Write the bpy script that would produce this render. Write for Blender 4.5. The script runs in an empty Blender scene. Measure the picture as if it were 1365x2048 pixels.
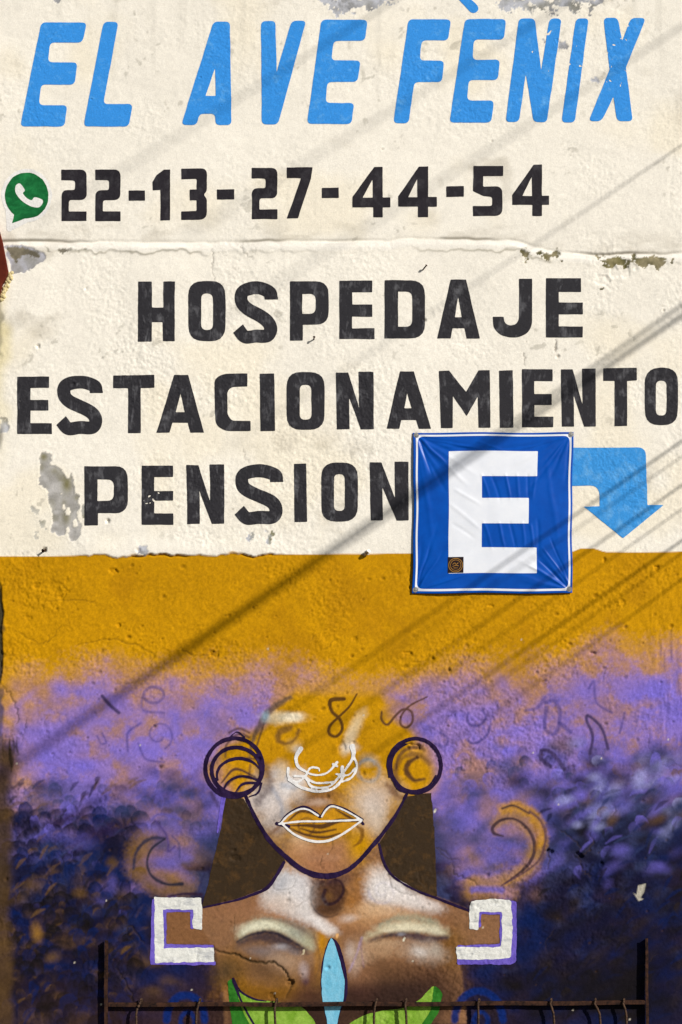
import bpy, bmesh, math, random
import numpy as np
from mathutils import Vector

# ------------------------------------------------------------------ camera, sky, sun, exposure
S = 0.0025                      # metres per photograph pixel on the wall
CX, CY, ZC = 682.5, 1024.0, 3.31
scene = bpy.context.scene
col = scene.collection

CAM_Y, CAM_Z = -9.0, 1.65
cam_d = bpy.data.cameras.new('camera')
cam = bpy.data.objects.new('camera', cam_d); col.objects.link(cam)
cam.location = (0, CAM_Y, CAM_Z); cam.rotation_euler = (math.radians(90), 0, 0)
cam_d.sensor_fit = 'VERTICAL'; cam_d.sensor_height = 36.0
cam_d.lens = 36.0 * 9.0 / (2048 * S)
cam_d.shift_y = (ZC - CAM_Z) / (2048 * S)
cam_d.clip_end = 3000
scene.camera = cam

SUN = Vector((1.12, -0.95, 0.79)).normalized()      # towards the sun
world = bpy.data.worlds.new('World'); scene.world = world
world.use_nodes = True
wn = world.node_tree.nodes; wl_ = world.node_tree.links
wn.clear()
sky = wn.new('ShaderNodeTexSky'); sky.sky_type = 'NISHITA'; sky.sun_disc = False
sky.sun_elevation = math.asin(SUN.z)
sky.sun_rotation = math.atan2(SUN.x, SUN.y)
bg = wn.new('ShaderNodeBackground'); bg.inputs['Strength'].default_value = 0.055
out = wn.new('ShaderNodeOutputWorld')
wl_.new(sky.outputs[0], bg.inputs[0]); wl_.new(bg.outputs[0], out.inputs[0])

sun_d = bpy.data.lights.new('sun', 'SUN'); sun_d.energy = 4.6
sun_d.angle = math.radians(0.53); sun_d.color = (1.0, 0.955, 0.89)
sun = bpy.data.objects.new('sun', sun_d); col.objects.link(sun)
sun.rotation_euler = SUN.to_track_quat('Z', 'Y').to_euler(); sun.location = (12, -10, 12)

scene.view_settings.view_transform = 'Standard'
scene.view_settings.look = 'None'
scene.view_settings.exposure = 0.24
scene.view_settings.gamma = 1.0
scene.render.engine = 'CYCLES'

# ------------------------------------------------------------------ small helpers
def lin(c):
    c = np.asarray(c, float) / 255.0
    return np.where(c <= 0.04045, c / 12.92, ((c + 0.055) / 1.055) ** 2.4)

def PC(r, g, b, k=0.86):
    """paint albedo for a photographed sRGB colour"""
    return lin((r, g, b)) * k

_tabs = {}
def noise(x, y, wl, seed=0, wly=None):
    wly = wly or wl
    if seed not in _tabs:
        _tabs[seed] = np.random.RandomState(seed * 7 + 13).uniform(-1, 1, (256, 256))
    t = _tabs[seed]
    u = x / wl + 31.7; v = y / wly + 57.3
    ui = np.floor(u).astype(np.int32); vi = np.floor(v).astype(np.int32)
    fu = u - ui; fv = v - vi
    fu = fu * fu * fu * (fu * (fu * 6 - 15) + 10); fv = fv * fv * fv * (fv * (fv * 6 - 15) + 10)
    a = t[vi & 255, ui & 255]; b = t[vi & 255, (ui + 1) & 255]
    c = t[(vi + 1) & 255, ui & 255]; d = t[(vi + 1) & 255, (ui + 1) & 255]
    return (a + (b - a) * fu) * (1 - fv) + (c + (d - c) * fu) * fv

def fbm(x, y, wl, seed=0, oct=3, gain=0.5, wly=None):
    s = 0; a = 1; n = 0
    wly = wly or wl
    for i in range(oct):
        s = s + a * noise(x, y, wl, seed + i * 11, wly); n += a
        a *= gain; wl *= 0.5; wly *= 0.5
    return s / n

def sstep(a, b, x):
    t = np.clip((x - a) / (b - a), 0, 1)
    return t * t * (3 - 2 * t)

# pixel mappers for the enlarged views that were measured
def mp(reg, *pts):
    x0, y0, s = reg
    return [(x0 + p[0] / s, y0 + p[1] / s) for p in pts]
A1 = (0, 0, 1.95); A2 = (665, 0, 1.95); A3 = (0, 300, 1.95); A4 = (665, 300, 1.95)
A5 = (0, 540, 1.95); A6 = (665, 540, 1.95); A7 = (0, 860, 1.95); A8 = (665, 860, 1.95)
B1 = (0, 1200, 1.95); B2 = (665, 1200, 1.95); B3 = (380, 1380, 2.528)
B4 = (230, 1650, 2.904); B5 = (650, 1650, 2.904); B6 = (0, 1500, 3.25); B7 = (945, 1500, 3.25)

# ------------------------------------------------------------------ signed distances (photo pixels)
def catmull(pts, n=8, closed=False):
    P = [np.array(p, float) for p in pts]
    if len(P) < 3 and not closed: return pts
    o = []
    m = len(P)
    rng = range(m if closed else m - 1)
    for i in rng:
        if closed:
            p0, p1, p2, p3 = P[(i - 1) % m], P[i], P[(i + 1) % m], P[(i + 2) % m]
        else:
            p0 = P[i - 1] if i > 0 else 2 * P[0] - P[1]
            p1, p2 = P[i], P[i + 1]
            p3 = P[i + 2] if i + 2 < m else 2 * P[-1] - P[-2]
        for k in range(n):
            t = k / n
            o.append(tuple(0.5 * ((2 * p1) + (-p0 + p2) * t + (2 * p0 - 5 * p1 + 4 * p2 - p3) * t * t + (-p0 + 3 * p1 - 3 * p2 + p3) * t ** 3)))
    if not closed: o.append(tuple(P[-1]))
    return o

def rpoly(pts, r):
    """polygon with filleted corners; r a number or one per corner"""
    m = len(pts); o = []
    for i in range(m):
        rr = r[i] if isinstance(r, (list, tuple)) else r
        p = np.array(pts[i], float); a = np.array(pts[i - 1], float); b = np.array(pts[(i + 1) % m], float)
        la = np.linalg.norm(a - p); lb = np.linalg.norm(b - p)
        d = min(rr, la * 0.48, lb * 0.48)
        if d < 0.4:
            o.append(tuple(p)); continue
        q0 = p + (a - p) / la * d; q1 = p + (b - p) / lb * d
        for k in range(6):
            t = k / 5
            o.append(tuple(q0 * (1 - t) ** 2 + p * (1 - (1 - t) ** 2 - t ** 2) + q1 * t ** 2))
    return o

class Shape:
    def __init__(s, f, box): s.f = f; s.box = box
    def __or__(s, o): return Shape(lambda x, y: np.minimum(s.f(x, y), o.f(x, y)), (min(s.box[0], o.box[0]), min(s.box[1], o.box[1]), max(s.box[2], o.box[2]), max(s.box[3], o.box[3])))
    def __sub__(s, o): return Shape(lambda x, y: np.maximum(s.f(x, y), -o.f(x, y)), s.box)
    def __and__(s, o): return Shape(lambda x, y: np.maximum(s.f(x, y), o.f(x, y)), s.box)
    def wob(s, amp=0.8, wl=14, seed=3):
        return Shape(lambda x, y: s.f(x, y) + amp * noise(x, y, wl, seed) + amp * 0.5 * noise(x, y, wl * .35, seed + 1), s.box)

def poly(pts, r=0):
    if r is not None and r != 0: pts = rpoly(pts, r)
    P = np.array(pts, float)
    def f(x, y):
        d = np.full(x.shape, 1e9); sg = np.ones(x.shape)
        j = len(P) - 1
        for i in range(len(P)):
            ex, ey = P[j] - P[i]
            wx = x - P[i][0]; wy = y - P[i][1]
            L = ex * ex + ey * ey
            if L < 1e-9: j = i; continue
            t = np.clip((wx * ex + wy * ey) / L, 0, 1)
            bx = wx - ex * t; by = wy - ey * t
            d = np.minimum(d, bx * bx + by * by)
            c1 = y >= P[i][1]; c2 = y < P[j][1]; c3 = ex * wy > ey * wx
            fl = (c1 & c2 & c3) | (~c1 & ~c2 & ~c3)
            sg = np.where(fl, -sg, sg)
            j = i
        return sg * np.sqrt(d)
    return Shape(f, (P[:, 0].min(), P[:, 1].min(), P[:, 0].max(), P[:, 1].max()))

def stroke(pts, w, smooth=True, n=8, closed=False):
    """w: a width or a list of widths along the line"""
    if smooth: q = catmull(pts, n, closed)
    else: q = list(pts)
    if closed: q = q + [q[0]]
    P = np.array(q, float)
    W = np.full(len(P), float(w)) if not isinstance(w, (list, tuple)) else np.interp(np.linspace(0, 1, len(P)), np.linspace(0, 1, len(w)), w)
    def f(x, y):
        d = np.full(x.shape, 1e9)
        for i in range(len(P) - 1):
            ex, ey = P[i + 1] - P[i]
            L = ex * ex + ey * ey + 1e-9
            wx = x - P[i][0]; wy = y - P[i][1]
            t = np.clip((wx * ex + wy * ey) / L, 0, 1)
            dd = np.hypot(wx - ex * t, wy - ey * t) - 0.5 * (W[i] + (W[i + 1] - W[i]) * t)
            d = np.minimum(d, dd)
        return d
    m = W.max() / 2
    return Shape(f, (P[:, 0].min() - m, P[:, 1].min() - m, P[:, 0].max() + m, P[:, 1].max() + m))

def arc_pts(cx, cy, rx, ry, a0, a1, n=24, rot=0):
    o = []
    for k in range(n + 1):
        a = math.radians(a0 + (a1 - a0) * k / n)
        x = rx * math.cos(a); y = ry * math.sin(a); r = math.radians(rot)
        o.append((cx + x * math.cos(r) - y * math.sin(r), cy + x * math.sin(r) + y * math.cos(r)))
    return o

def ring(cx, cy, rx, ry, w, rot=0): return stroke(arc_pts(cx, cy, rx, ry, 0, 360, 48, rot), w, False)
def spiral_pts(cx, cy, r0, r1, a0, turns, n=40, ys=1.0):
    return [(cx + (r0 + (r1 - r0) * k / n) * math.cos(math.radians(a0) + turns * 2 * math.pi * k / n),
             cy + ys * (r0 + (r1 - r0) * k / n) * math.sin(math.radians(a0) + turns * 2 * math.pi * k / n)) for k in range(n + 1)]

# ------------------------------------------------------------------ the wall sheet: a fine grid over what is in view, coarse beyond
LEFT = -9.0
xs = np.concatenate([np.arange(LEFT, 1372, 2.0), np.arange(1372, 2400, 26.0), [2400.0]])
ys = np.concatenate([np.arange(-980, -8, 26.0), np.arange(-8, 2056, 2.0), np.arange(2056, 2348, 20.0), [2350.0]])
PX, PY = np.meshgrid(xs, ys)
NY, NX = PX.shape

def box_slice(b, pad=4):
    i0 = max(0, np.searchsorted(xs, b[0] - pad) - 1); i1 = min(NX, np.searchsorted(xs, b[2] + pad) + 1)
    j0 = max(0, np.searchsorted(ys, b[1] - pad) - 1); j1 = min(NY, np.searchsorted(ys, b[3] + pad) + 1)
    return slice(j0, j1), slice(i0, i1)

H = np.zeros_like(PX)                       # relief in mm, towards the street
COL = np.zeros(PX.shape + (3,))

def blend(sl, a, c):
    a = a[..., None]
    COL[sl] = COL[sl] * (1 - a) + np.asarray(c) * a

def paint(shape, c, op=1.0, soft=1.2, grain=0.0, seed=5):
    """lay paint inside a shape; soft = width of the feathered edge in px"""
    b = shape.box
    sl = box_slice((b[0] - soft, b[1] - soft, b[2] + soft, b[3] + soft))
    if sl[0].stop - sl[0].start < 2 or sl[1].stop - sl[1].start < 2: return
    x = PX[sl]; y = PY[sl]
    d = shape.f(x, y)
    if soft > 2: d = d + soft * .30 * noise(x, y, 4.6, 79) + soft * .2 * noise(x, y, 13, 76)
    a = sstep(soft, -soft, d) * op
    if grain: a = a * np.clip(1 - grain + grain * 1.6 * (0.5 + 0.5 * noise(x, y, 9, seed)), 0, 1)
    blend(sl, a, c)

def dab(cx, cy, rx, ry, c, op=0.6, rot=0, hard=0.35):
    m = max(rx, ry) * 1.45
    sl = box_slice((cx - m, cy - m, cx + m, cy + m), 1)
    x = PX[sl] - cx; y = PY[sl] - cy
    if x.size == 0: return
    r = math.radians(rot)
    u = (x * math.cos(r) + y * math.sin(r)) / rx; v = (-x * math.sin(r) + y * math.cos(r)) / ry
    d = np.sqrt(u * u + v * v)
    d = d * (1 + 0.16 * noise(PX[sl], PY[sl], 26, 77) + 0.10 * noise(PX[sl], PY[sl], 5, 78))
    t = np.clip((d - hard * .6) / (1.42 - hard * .6), 0, 1)
    blend(sl, op * (1 - t) ** 2 * (1 + 2 * t) * (1 - 0.22 * t), c)

rng = random.Random(11)

# ---- boundaries
LEDGE = 489 - 0.004 * PX + 26 * sstep(1010, 1130, PX) + 5 * noise(PX, PY * 0, 90, 41) + 2.0 * noise(PX, PY * 0, 22, 42)
lipw = sstep(130, 190, PX) * sstep(600, 520, PX)
YB = 1113.5 - 0.0075 * PX + 1.0 * noise(PX, PY * 0, 60, 43) + lipw * (5.0 * noise(PX, PY * 0, 38, 44) + 2.5 * noise(PX, PY * 0, 11, 45)) \
     - 7 * sstep(1140, 1165, PX) * sstep(1215, 1185, PX)
cream_m = sstep(0.7, -0.7, PY - YB)

# ---- relief
rough = 0.55 + 0.45 * sstep(-0.5, 0.6, fbm(PX, PY, 260, 1, 2))
rough = rough * (0.38 + 0.20 * sstep(480, 540, PY)) * (1 + 0.75 * sstep(1105, 1140, PY))
H += 4.5 * fbm(PX, PY, 420, 2, 2) + 1.7 * fbm(PX, PY, 120, 4, 2)
warpx = PX + 10 * noise(PX, PY, 40, 6); warpy = PY + 10 * noise(PX, PY, 40, 7)
H += rough * 0.50 * fbm(warpx, warpy, 24, 8, 2)
rid = 1 - np.abs(fbm(warpx, warpy, 46, 10, 3))
H += rough * 0.75 * (sstep(0.86, 1.0, rid) - 0.25)
gl = 0.28 + 1.05 * sstep(-.25, .4, fbm(PX, PY, 90, 17, 3))
H += rough * gl * (0.8 * noise(PX, PY, 10, 14) + 1.25 * noise(PX, PY, 5.6, 15) + 1.35 * noise(PX, PY, 3.4, 19))
grit = np.random.RandomState(5).uniform(-1, 1, PX.shape)
H += rough * gl * .62 * grit
cr = fbm(warpx * 1.1, warpy * 1.1, 58, 26, 4, .6)
H -= rough * 2.2 * np.exp(-(cr / .012) ** 2) * sstep(.05, .4, fbm(PX, PY, 130, 29, 2))
fl = fbm(warpx + 300, warpy, 64, 16, 4, 0.6)
H -= rough * 0.55 * sstep(0.02, 0.055, fl) * sstep(0.5, 0.2, fl)
fl2 = fbm(warpx, warpy + 900, 34, 21, 4, 0.62)
H -= rough * 1.0 * sstep(0.30, 0.335, fl2)
# trowel sweeps on the upper wall
H += 0.55 * sstep(520, 300, PY) * fbm(PX * 0.9 + PY * 0.5, PY * 0.9 - PX * 0.25, 90, 18, 3, wly=16)
# scored coarse patch at the right edge
sc = sstep(1262, 1300, PX + 12 * noise(PX, PY, 40, 31)) * sstep(1150, 1190, PY) * sstep(1560, 1470, PY)
H += sc * 2.2 * fbm(PX, PY, 7, 32, 2, wly=26)
sc2 = sstep(60, 25, np.hypot((PX - 900) * 0.55, PY - 1830)) + sstep(55, 20, np.hypot(PX - 985, (PY - 1800) * .9)) + sstep(90, 30, np.hypot(PX - 1170, (PY - 1670)))
H += np.clip(sc2, 0, 1) * 2.4 * fbm(PX, PY, 16, 34, 3, wly=10)
# dark rough corner low left
sc3 = sstep(120, 50, np.hypot((PX - 250) * .8, PY - 1900)) * sstep(700, 600, PX)
H += sc3 * 4.0 * fbm(PX, PY, 30, 36, 4)
# the horizontal ledge: lower coat stands out, bright shelf above
dl = PY - LEDGE
ledge_h = 9 * (0.45 + .55 * sstep(-.3, .5, noise(PX, PY * 0, 140, 53)))
H += ledge_h * sstep(-4, 9, dl) - (ledge_h - 3) * sstep(40, 320, dl)
H -= 5.0 * np.exp(-((dl + 5.5) / 2.4) ** 2) * (0.45 + 0.75 * sstep(-.2, .5, noise(PX, PY * 0, 130, 46)))
low = dl - 17 - 5 * noise(PX, PY, 24, 47) - 3 * noise(PX, PY, 9, 48)
H -= 2.6 * sstep(-2, 1.5, low) * sstep(40, 8, low) * (0.3 + 0.7 * sstep(-.1, .4, noise(PX, PY * 0, 110, 49)))
# lip of the cream coat over the ochre
H += lipw * 7.5 * sstep(1.0, -1.0, PY - YB) * sstep(-46, -6, PY - YB)
H -= lipw * 7.0 * np.exp(-((PY - YB - 2.5) / 2.0) ** 2) * sstep(-.5, .1, noise(PX, PY * 0, 55, 51))

def relief(shape, mm, soft=1.5):
    b = shape.box
    sl = box_slice((b[0] - soft, b[1] - soft, b[2] + soft, b[3] + soft))
    H[sl] += mm * sstep(soft, -soft, shape.f(PX[sl], PY[sl]))

def crack(pts, w=2.2, mm=-3.0, dark=0.45, jit=3.0):
    p = catmull(pts, 6)
    p = [(a + rng.uniform(-jit, jit), b + rng.uniform(-jit, jit)) for a, b in p]
    s = stroke(p, [w * .5, w, w * .8, w * .4], False)
    relief(s, mm, 1.6)
    CRACKS.append((s, dark))
CRACKS = []; PITS = []
for k in range(330):
    cx = rng.uniform(8, 1360); cy = rng.choice([rng.uniform(20, 2040), rng.uniform(1115, 2040), rng.uniform(1115, 1560)])
    r = rng.choice([2.2, 2.6, 3, 3.4, 4.2, 5.5]) * (0.8 if cy < 1100 else 1.0)
    if cy < 1100 and rng.random() < 0.55: continue
    m = r * 2.5
    sl = box_slice((cx - m, cy - m, cx + m, cy + m), 2)
    x = PX[sl] - cx; y = PY[sl] - cy
    d = np.hypot(x * rng.uniform(.7, 1.2), y) + 1.1 * noise(PX[sl], PY[sl], 6, 61)
    dep = rng.uniform(2.0, 5.5) * (r / 4)
    H[sl] += -dep * sstep(r * 1.15, r * 0.2, d) + 0.8 * np.exp(-((d - r * 1.4) / (r * .5)) ** 2)
    PITS.append((cx, cy, r))
def gouge(cx, cy, rx, ry, mm, seed=0, rag=0.5):
    m = max(rx, ry) * 1.7
    sl = box_slice((cx - m, cy - m, cx + m, cy + m), 2)
    x = PX[sl]; y = PY[sl]
    d = np.hypot((x - cx) / rx, (y - cy) / ry) + rag * noise(x, y, 12, 63 + seed) + rag * .5 * noise(x, y, 5, 64 + seed)
    H[sl] -= mm * sstep(1.08, 0.86, d) * (1 + 0.35 * noise(x, y, 7, 65))
for g in [(105, 1175, 30, 24, 4, 0), (118, 1190, 12, 9, 4, 1), (226, 1142, 9, 6, 7, 2), (428, 1308, 9, 7, 7, 3), (90, 1100, 4, 4, 10, 0),
          (62, 1237, 8, 6, 3, 4), (237, 1250, 7, 5, 5, 2), (817, 1308, 9, 5, 6, 6), (708, 1279, 7, 5, 4, 1), (980, 1211, 7, 4, 6, 2),
          (1189, 1307, 6, 4, 8, 3), (1139, 1288, 5, 4, 6, 4), (1247, 1205, 6, 8, 4, 5), (832, 1492, 9, 8, 11, 2), (818, 1496, 7, 5, 6, 0),
          (1097, 1702, 7, 6, 12, 1), (1156, 1710, 7, 9, 13, 3), (1203, 1727, 4, 5, 9, 2), (1314, 1135, 6, 5, 7, 4), (1208, 1122, 4, 6, 6, 1),
          (1180, 1300, 40, 8, 1.2, 1), (470, 1715, 9, 7, 5, 3), (580, 1965, 8, 6, 12, 0), (545, 1990, 8, 7, 7, 3), (1245, 545, 30, 12, 3.5, 5),
          (1205, 560, 16, 10, 3, 2), (230, 1380, 5, 4, 4, 2), (386, 1417, 5, 4, 4, 2), (1088, 1365, 7, 6, 5, 1), (684, 1490, 8, 11, 4, 2),
          (172, 577, 4, 5, 6, 1), (77, 692, 4, 5, 7, 1), (216, 1043, 4, 4, 8, 1)]:
    gouge(*g)
crack(mp(B1, (300, 175), (430, 150), (560, 190), (600, 215), (590, 250)), 2.4, -2.6)
crack(mp(B1, (0, 330), (35, 360), (55, 400), (70, 460), (65, 490)), 3, -4)
crack(mp(B1, (100, 470), (98, 510), (80, 570)), 2.2, -3)
crack(mp(B1, (700, 190), (760, 215), (830, 210)), 2.6, -3)
crack(mp(B1, (60, 120), (150, 165), (200, 150), (240, 100)), 2.0, -2.2)
crack(mp(B1, (180, 0), (330, 0), (385, 25)), 2.0, -2.4)
crack(mp(A3, (828, 385), (832, 430), (828, 460), (842, 515)), 1.8, -2.5, .55)
crack(mp(A3, (935, 375), (960, 410), (990, 420)), 2, -3, .5)
crack(mp(A7, (950, 75), (955, 100), (975, 125)), 1.8, -2, .35)
crack(mp(A6, (750, 325), (752, 350), (748, 375)), 2, -2.5, .6)
crack(mp(A6, (870, 275), (872, 300), (868, 318)), 3, -3, .7)
crack(mp(B4, (560, 715), (640, 745), (720, 760), (800, 795), (880, 800), (930, 800), (985, 850), (1010, 890), (1030, 920)), 4.2, -8, .85, 2)
crack(mp(B4, (1030, 920), (1015, 960), (995, 1000)), 2.6, -5, .6, 2)
crack(mp(B4, (920, 330), (930, 375), (1020, 370), (1050, 325)), 1.8, -2.5, .4, 1)
crack(mp(B4, (690, 520), (695, 570), (690, 620)), 2, -2.5, .5, 1)
crack(mp(B4, (10, 830), (50, 900), (90, 970), (110, 1020)), 3, -5, .4, 3)
crack(mp(B4, (40, 640), (90, 590), (140, 650), (175, 690)), 3, -5, .5, 3)
crack(mp(B3, (715, 740), (722, 790), (700, 830)), 1.8, -2, .5, 1)
crack(mp(B3, (672, 840), (660, 880), (675, 920)), 2, -2.2, .5, 1)
crack(mp(B3, (1250, 800), (1300, 850), (1365, 860)), 2, -3, .6, 2)
crack(mp(B5, (370, 290), (390, 350), (440, 390), (520, 410)), 2.2, -3, .5, 2)
crack(mp(B5, (540, 250), (550, 320), (590, 360)), 2.4, -3.5, .5, 2)
crack(mp(B5, (740, 230), (760, 290), (830, 310), (900, 360)), 3, -5, .6, 3)
crack(mp(B5, (640, 130), (700, 150), (730, 200)), 2.4, -3, .5, 2)
crack(mp(B7, (570, 520), (640, 570), (700, 640), (690, 700)), 2.4, -4, .5, 3)
crack(mp(B7, (690, 700), (730, 790), (780, 840)), 2.2, -4, .5, 3)
crack(mp(B7, (760, 540), (790, 600), (760, 650), (720, 690)), 2.8, -5, .5, 3)
crack(mp(B7, (880, 460), (930, 400), (910, 360)), 2.2, -3, .4, 2)
crack(mp(B7, (495, 640), (500, 720), (490, 780)), 2.6, -4, .6, 2)
for k in range(26):
    cx = rng.uniform(20, 1340); cy = rng.uniform(1130, 2000); a = rng.uniform(0, 6.28)
    pts = [(cx, cy)]
    for q in range(rng.randint(2, 4)):
        a += rng.uniform(-.9, .9)
        pts.append((pts[-1][0] + 13 * math.cos(a), pts[-1][1] + 13 * math.sin(a)))
    crack(pts, 1.9, -2.4, .3, 2)

# ---- colour: the two house coats
v = fbm(PX, PY, 200, 70, 4); v2 = fbm(PX, PY, 34, 75, 3); v3 = noise(PX, PY, 7, 79)
cream = PC(246, 240, 227)[None, None] * (1 + 0.045 * v + 0.035 * v2 + 0.02 * v3)[..., None]
warm = sstep(0.05, 0.6, fbm(PX, PY, 150, 81, 3))[..., None]
cream = cream * (1 - 0.06 * warm * np.array([0.2, 0.6, 1.6]))
och = PC(198, 143, 0)[None, None] * (1 + 0.10 * v + 0.07 * v2 + 0.03 * v3)[..., None]
dull = sstep(0.1, 0.55, fbm(PX, PY, 110, 83, 4))[..., None]
och = och * (1 - 0.28 * dull) + PC(150, 100, 25) * 0.28 * dull
COL[:] = cream * cream_m[..., None] + och * (1 - cream_m[..., None])
# thin ochre overspill just above the edge on the lip
a = lipw * sstep(-5, -1, PY - YB) * cream_m * sstep(.0, .5, noise(PX, PY, 50, 52)) * 0.9
COL[:] = COL * (1 - a[..., None]) + och * a[..., None]
# grime smudges on the cream coat
sm = sstep(0.25, 0.62, fbm(PX, PY, 75, 85, 4)) * sstep(0.0, 0.5, fbm(PX + 200, PY, 210, 87, 2)) * cream_m
COL[:] = COL * (1 - 0.38 * sm[..., None]) + PC(170, 160, 140) * 0.38 * sm[..., None]
sp = sstep(0.42, 0.6, fbm(warpx, warpy, 16, 89, 3)) * sstep(.1, .5, fbm(PX, PY, 120, 90, 2)) * cream_m
COL[:] = COL * (1 - 0.4 * sp[..., None]) + PC(150, 145, 130) * 0.4 * sp[..., None]
# streaks running down from the top
st = sstep(0.15, 0.7, fbm(PX, PY, 16, 91, 2, wly=300)) * sstep(330, 0, PY)
COL[:] = COL * (1 - 0.20 * st[..., None]) + PC(185, 180, 168) * 0.20 * st[..., None]
# ledge: shelf's sunlit brightness painted in, dark crack line above, grime below
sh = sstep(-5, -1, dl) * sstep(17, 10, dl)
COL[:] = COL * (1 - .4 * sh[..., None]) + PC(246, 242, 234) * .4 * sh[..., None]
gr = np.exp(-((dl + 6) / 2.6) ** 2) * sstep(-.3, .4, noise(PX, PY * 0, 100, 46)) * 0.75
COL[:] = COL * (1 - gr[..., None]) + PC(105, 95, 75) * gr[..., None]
ab = sstep(-75, -10, dl) * sstep(-3, -8, dl) * sstep(-.1, .5, fbm(PX, PY, 60, 92, 4, wly=24)) * 0.30
COL[:] = COL * (1 - ab[..., None]) + PC(165, 155, 135) * ab[..., None]
ed = np.exp(-((low + 1) / 2.2) ** 2) * sstep(-.05, .45, noise(PX, PY * 0 + 3, 70, 49)) * .5
COL[:] = COL * (1 - ed[..., None]) + PC(120, 110, 80) * ed[..., None]

def patch(shape, thr, cols, mm=-1.4, wl=26, seed=95, moss=0.0, spill=14, rag=15):
    """flaked-off paint: a ragged area where the grey render shows"""
    b = shape.box
    sl = box_slice((b[0] - spill, b[1] - spill, b[2] + spill, b[3] + spill))
    x = PX[sl]; y = PY[sl]
    d = shape.f(x, y) + rag * fbm(x, y, wl, seed, 4, 0.62) + thr * 14
    a = sstep(0.9, -0.9, d)
    H[sl] += 0.9 * np.exp(-((d - 2.2) / 1.8) ** 2)
    n1 = sstep(-.4, .5, fbm(x, y, 20, seed + 3, 3))[..., None]
    c = np.asarray(cols[0]) * (1 - n1) + np.asarray(cols[1]) * n1
    if moss:
        mm_ = (sstep(0.0, .45, fbm(x, y, 30, seed + 5, 3)) * moss)[..., None]
        c = c * (1 - mm_) + PC(118, 112, 52) * mm_
    COL[sl] = COL[sl] * (1 - a[..., None]) + c * a[..., None]
    H[sl] += mm * a
GREY = [PC(196, 198, 206), PC(150, 150, 152)]
P1 = (40, 880, 6.825)
pk = poly(mp(P1, (300, 190), (350, 170), (440, 220), (430, 290), (400, 330), (420, 370), (490, 340), (550, 370), (580, 440), (620, 500), (660, 540), (700, 450), (725, 560), (750, 620), (745, 710), (815, 770), (800, 840), (820, 920), (790, 1010), (800, 1100), (840, 1180), (805, 1330), (750, 1380), (700, 1400), (640, 1250), (600, 1300), (500, 1310), (430, 1250), (450, 1120), (440, 960), (400, 850), (380, 690), (330, 640), (260, 610), (265, 450), (280, 300), (275, 240)))
for (a_, b_, c_, d_) in [(660, 980, 30, 40), (755, 1140, 34, 55), (600, 920, 16, 30), (655, 1220, 26, 50), (560, 730, 30, 14)]:
    q_ = mp(P1, (a_, b_))[0]; pk = pk - poly(arc_pts(q_[0], q_[1], c_ / 6.8, d_ / 6.8, 0, 360, 12))
patch(pk, 0.0, [PC(190, 187, 184), PC(160, 157, 152)], -2.2, 9, 95, 0.25, 8, 5)
for (a_, b_, c_, d_, o_) in [(330, 230, 60, 60, .8), (640, 610, 70, 110, .85), (640, 1060, 60, 90, .6), (480, 420, 70, 50, .45), (780, 790, 40, 40, .5), (300, 380, 40, 60, .4), (600, 860, 40, 60, .35)]:
    q_ = mp(P1, (a_, b_))[0]; sl = box_slice((q_[0] - 20, q_[1] - 24, q_[0] + 20, q_[1] + 24))
    ins_ = sstep(.5, -1, pk.f(PX[sl], PY[sl]) + 5 * fbm(PX[sl], PY[sl], 9, 95, 4, .62))
    blend(sl, ins_ * o_ * np.exp(-(((PX[sl] - q_[0]) / (c_ / 6.8)) ** 2 + ((PY[sl] - q_[1]) / (d_ / 6.8)) ** 2)), PC(112, 106, 50))
patch(poly(mp(P1, (120, 920), (230, 880), (290, 960), (280, 1050), (380, 1110), (400, 1230), (290, 1250), (250, 1380), (190, 1390), (155, 1310), (190, 1230), (250, 1180), (160, 980))), 0.28, [PC(206, 202, 190), PC(176, 174, 166)], -.8, 9, 97, .3, 8, 8)
patch(poly(mp(P1, (850, 880), (880, 890), (890, 1010), (910, 1090), (870, 1060), (850, 980))), -.1, [PC(170, 168, 160), PC(120, 116, 90)], -1.2, 8, 98, .3, 8, 4)
patch(poly(mp(A7, (540, 450), (580, 445), (590, 480), (545, 490))), 0.2, GREY, -1.4, 18, 101)
patch(poly(mp(A7, (955, 400), (985, 400), (980, 445), (955, 440))), 0.35, GREY, -1.4, 14, 103, .7)
patch(poly(mp(A7, (1025, 375), (1060, 385), (1070, 450), (1040, 440))), 0.15, GREY, -1.6, 16, 105, .8)
patch(poly(mp(A7, (685, 435), (705, 440), (700, 455))), .3, GREY, -1, 12, 106, .8)
patch(poly(mp(A7, (525, 135), (545, 140), (535, 170))), .5, GREY, -1, 10, 106, .8)
patch(poly(mp(A3, (20, 378), (95, 375), (170, 400), (180, 425), (90, 485), (50, 480), (30, 420))), -0.05, [PC(186, 186, 196), PC(160, 158, 158)], -3.5, 12, 107, .15, 8, 6)
patch(poly(mp(A3, (22, 380), (90, 378), (165, 402), (150, 425), (110, 410), (60, 440), (40, 420))), 0.1, [PC(140, 132, 112), PC(104, 98, 84)], -.6, 10, 107, .2, 8, 8)
patch(poly(mp(A3, (180, 378), (400, 380), (390, 400), (180, 405))), 0.35, [PC(175, 170, 160), PC(130, 124, 110)], -2, 20, 108, .2)
patch(poly(mp(A1, (1235, -30), (1365, -30), (1365, 50), (1320, 60), (1240, 20))), 0.45, GREY, -1.0, 11, 109, .25, 14, 24)
patch(poly(mp(A2, (0, -40), (340, -40), (180, 45), (60, 60), (0, 60))), 0.75, GREY, -1.0, 11, 111, .2, 14, 26)
patch(poly(mp(A2, (600, -30), (1090, -30), (1060, 40), (900, 60), (640, 50))), 0.8, GREY, -1.0, 11, 112, .3, 14, 28)
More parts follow.
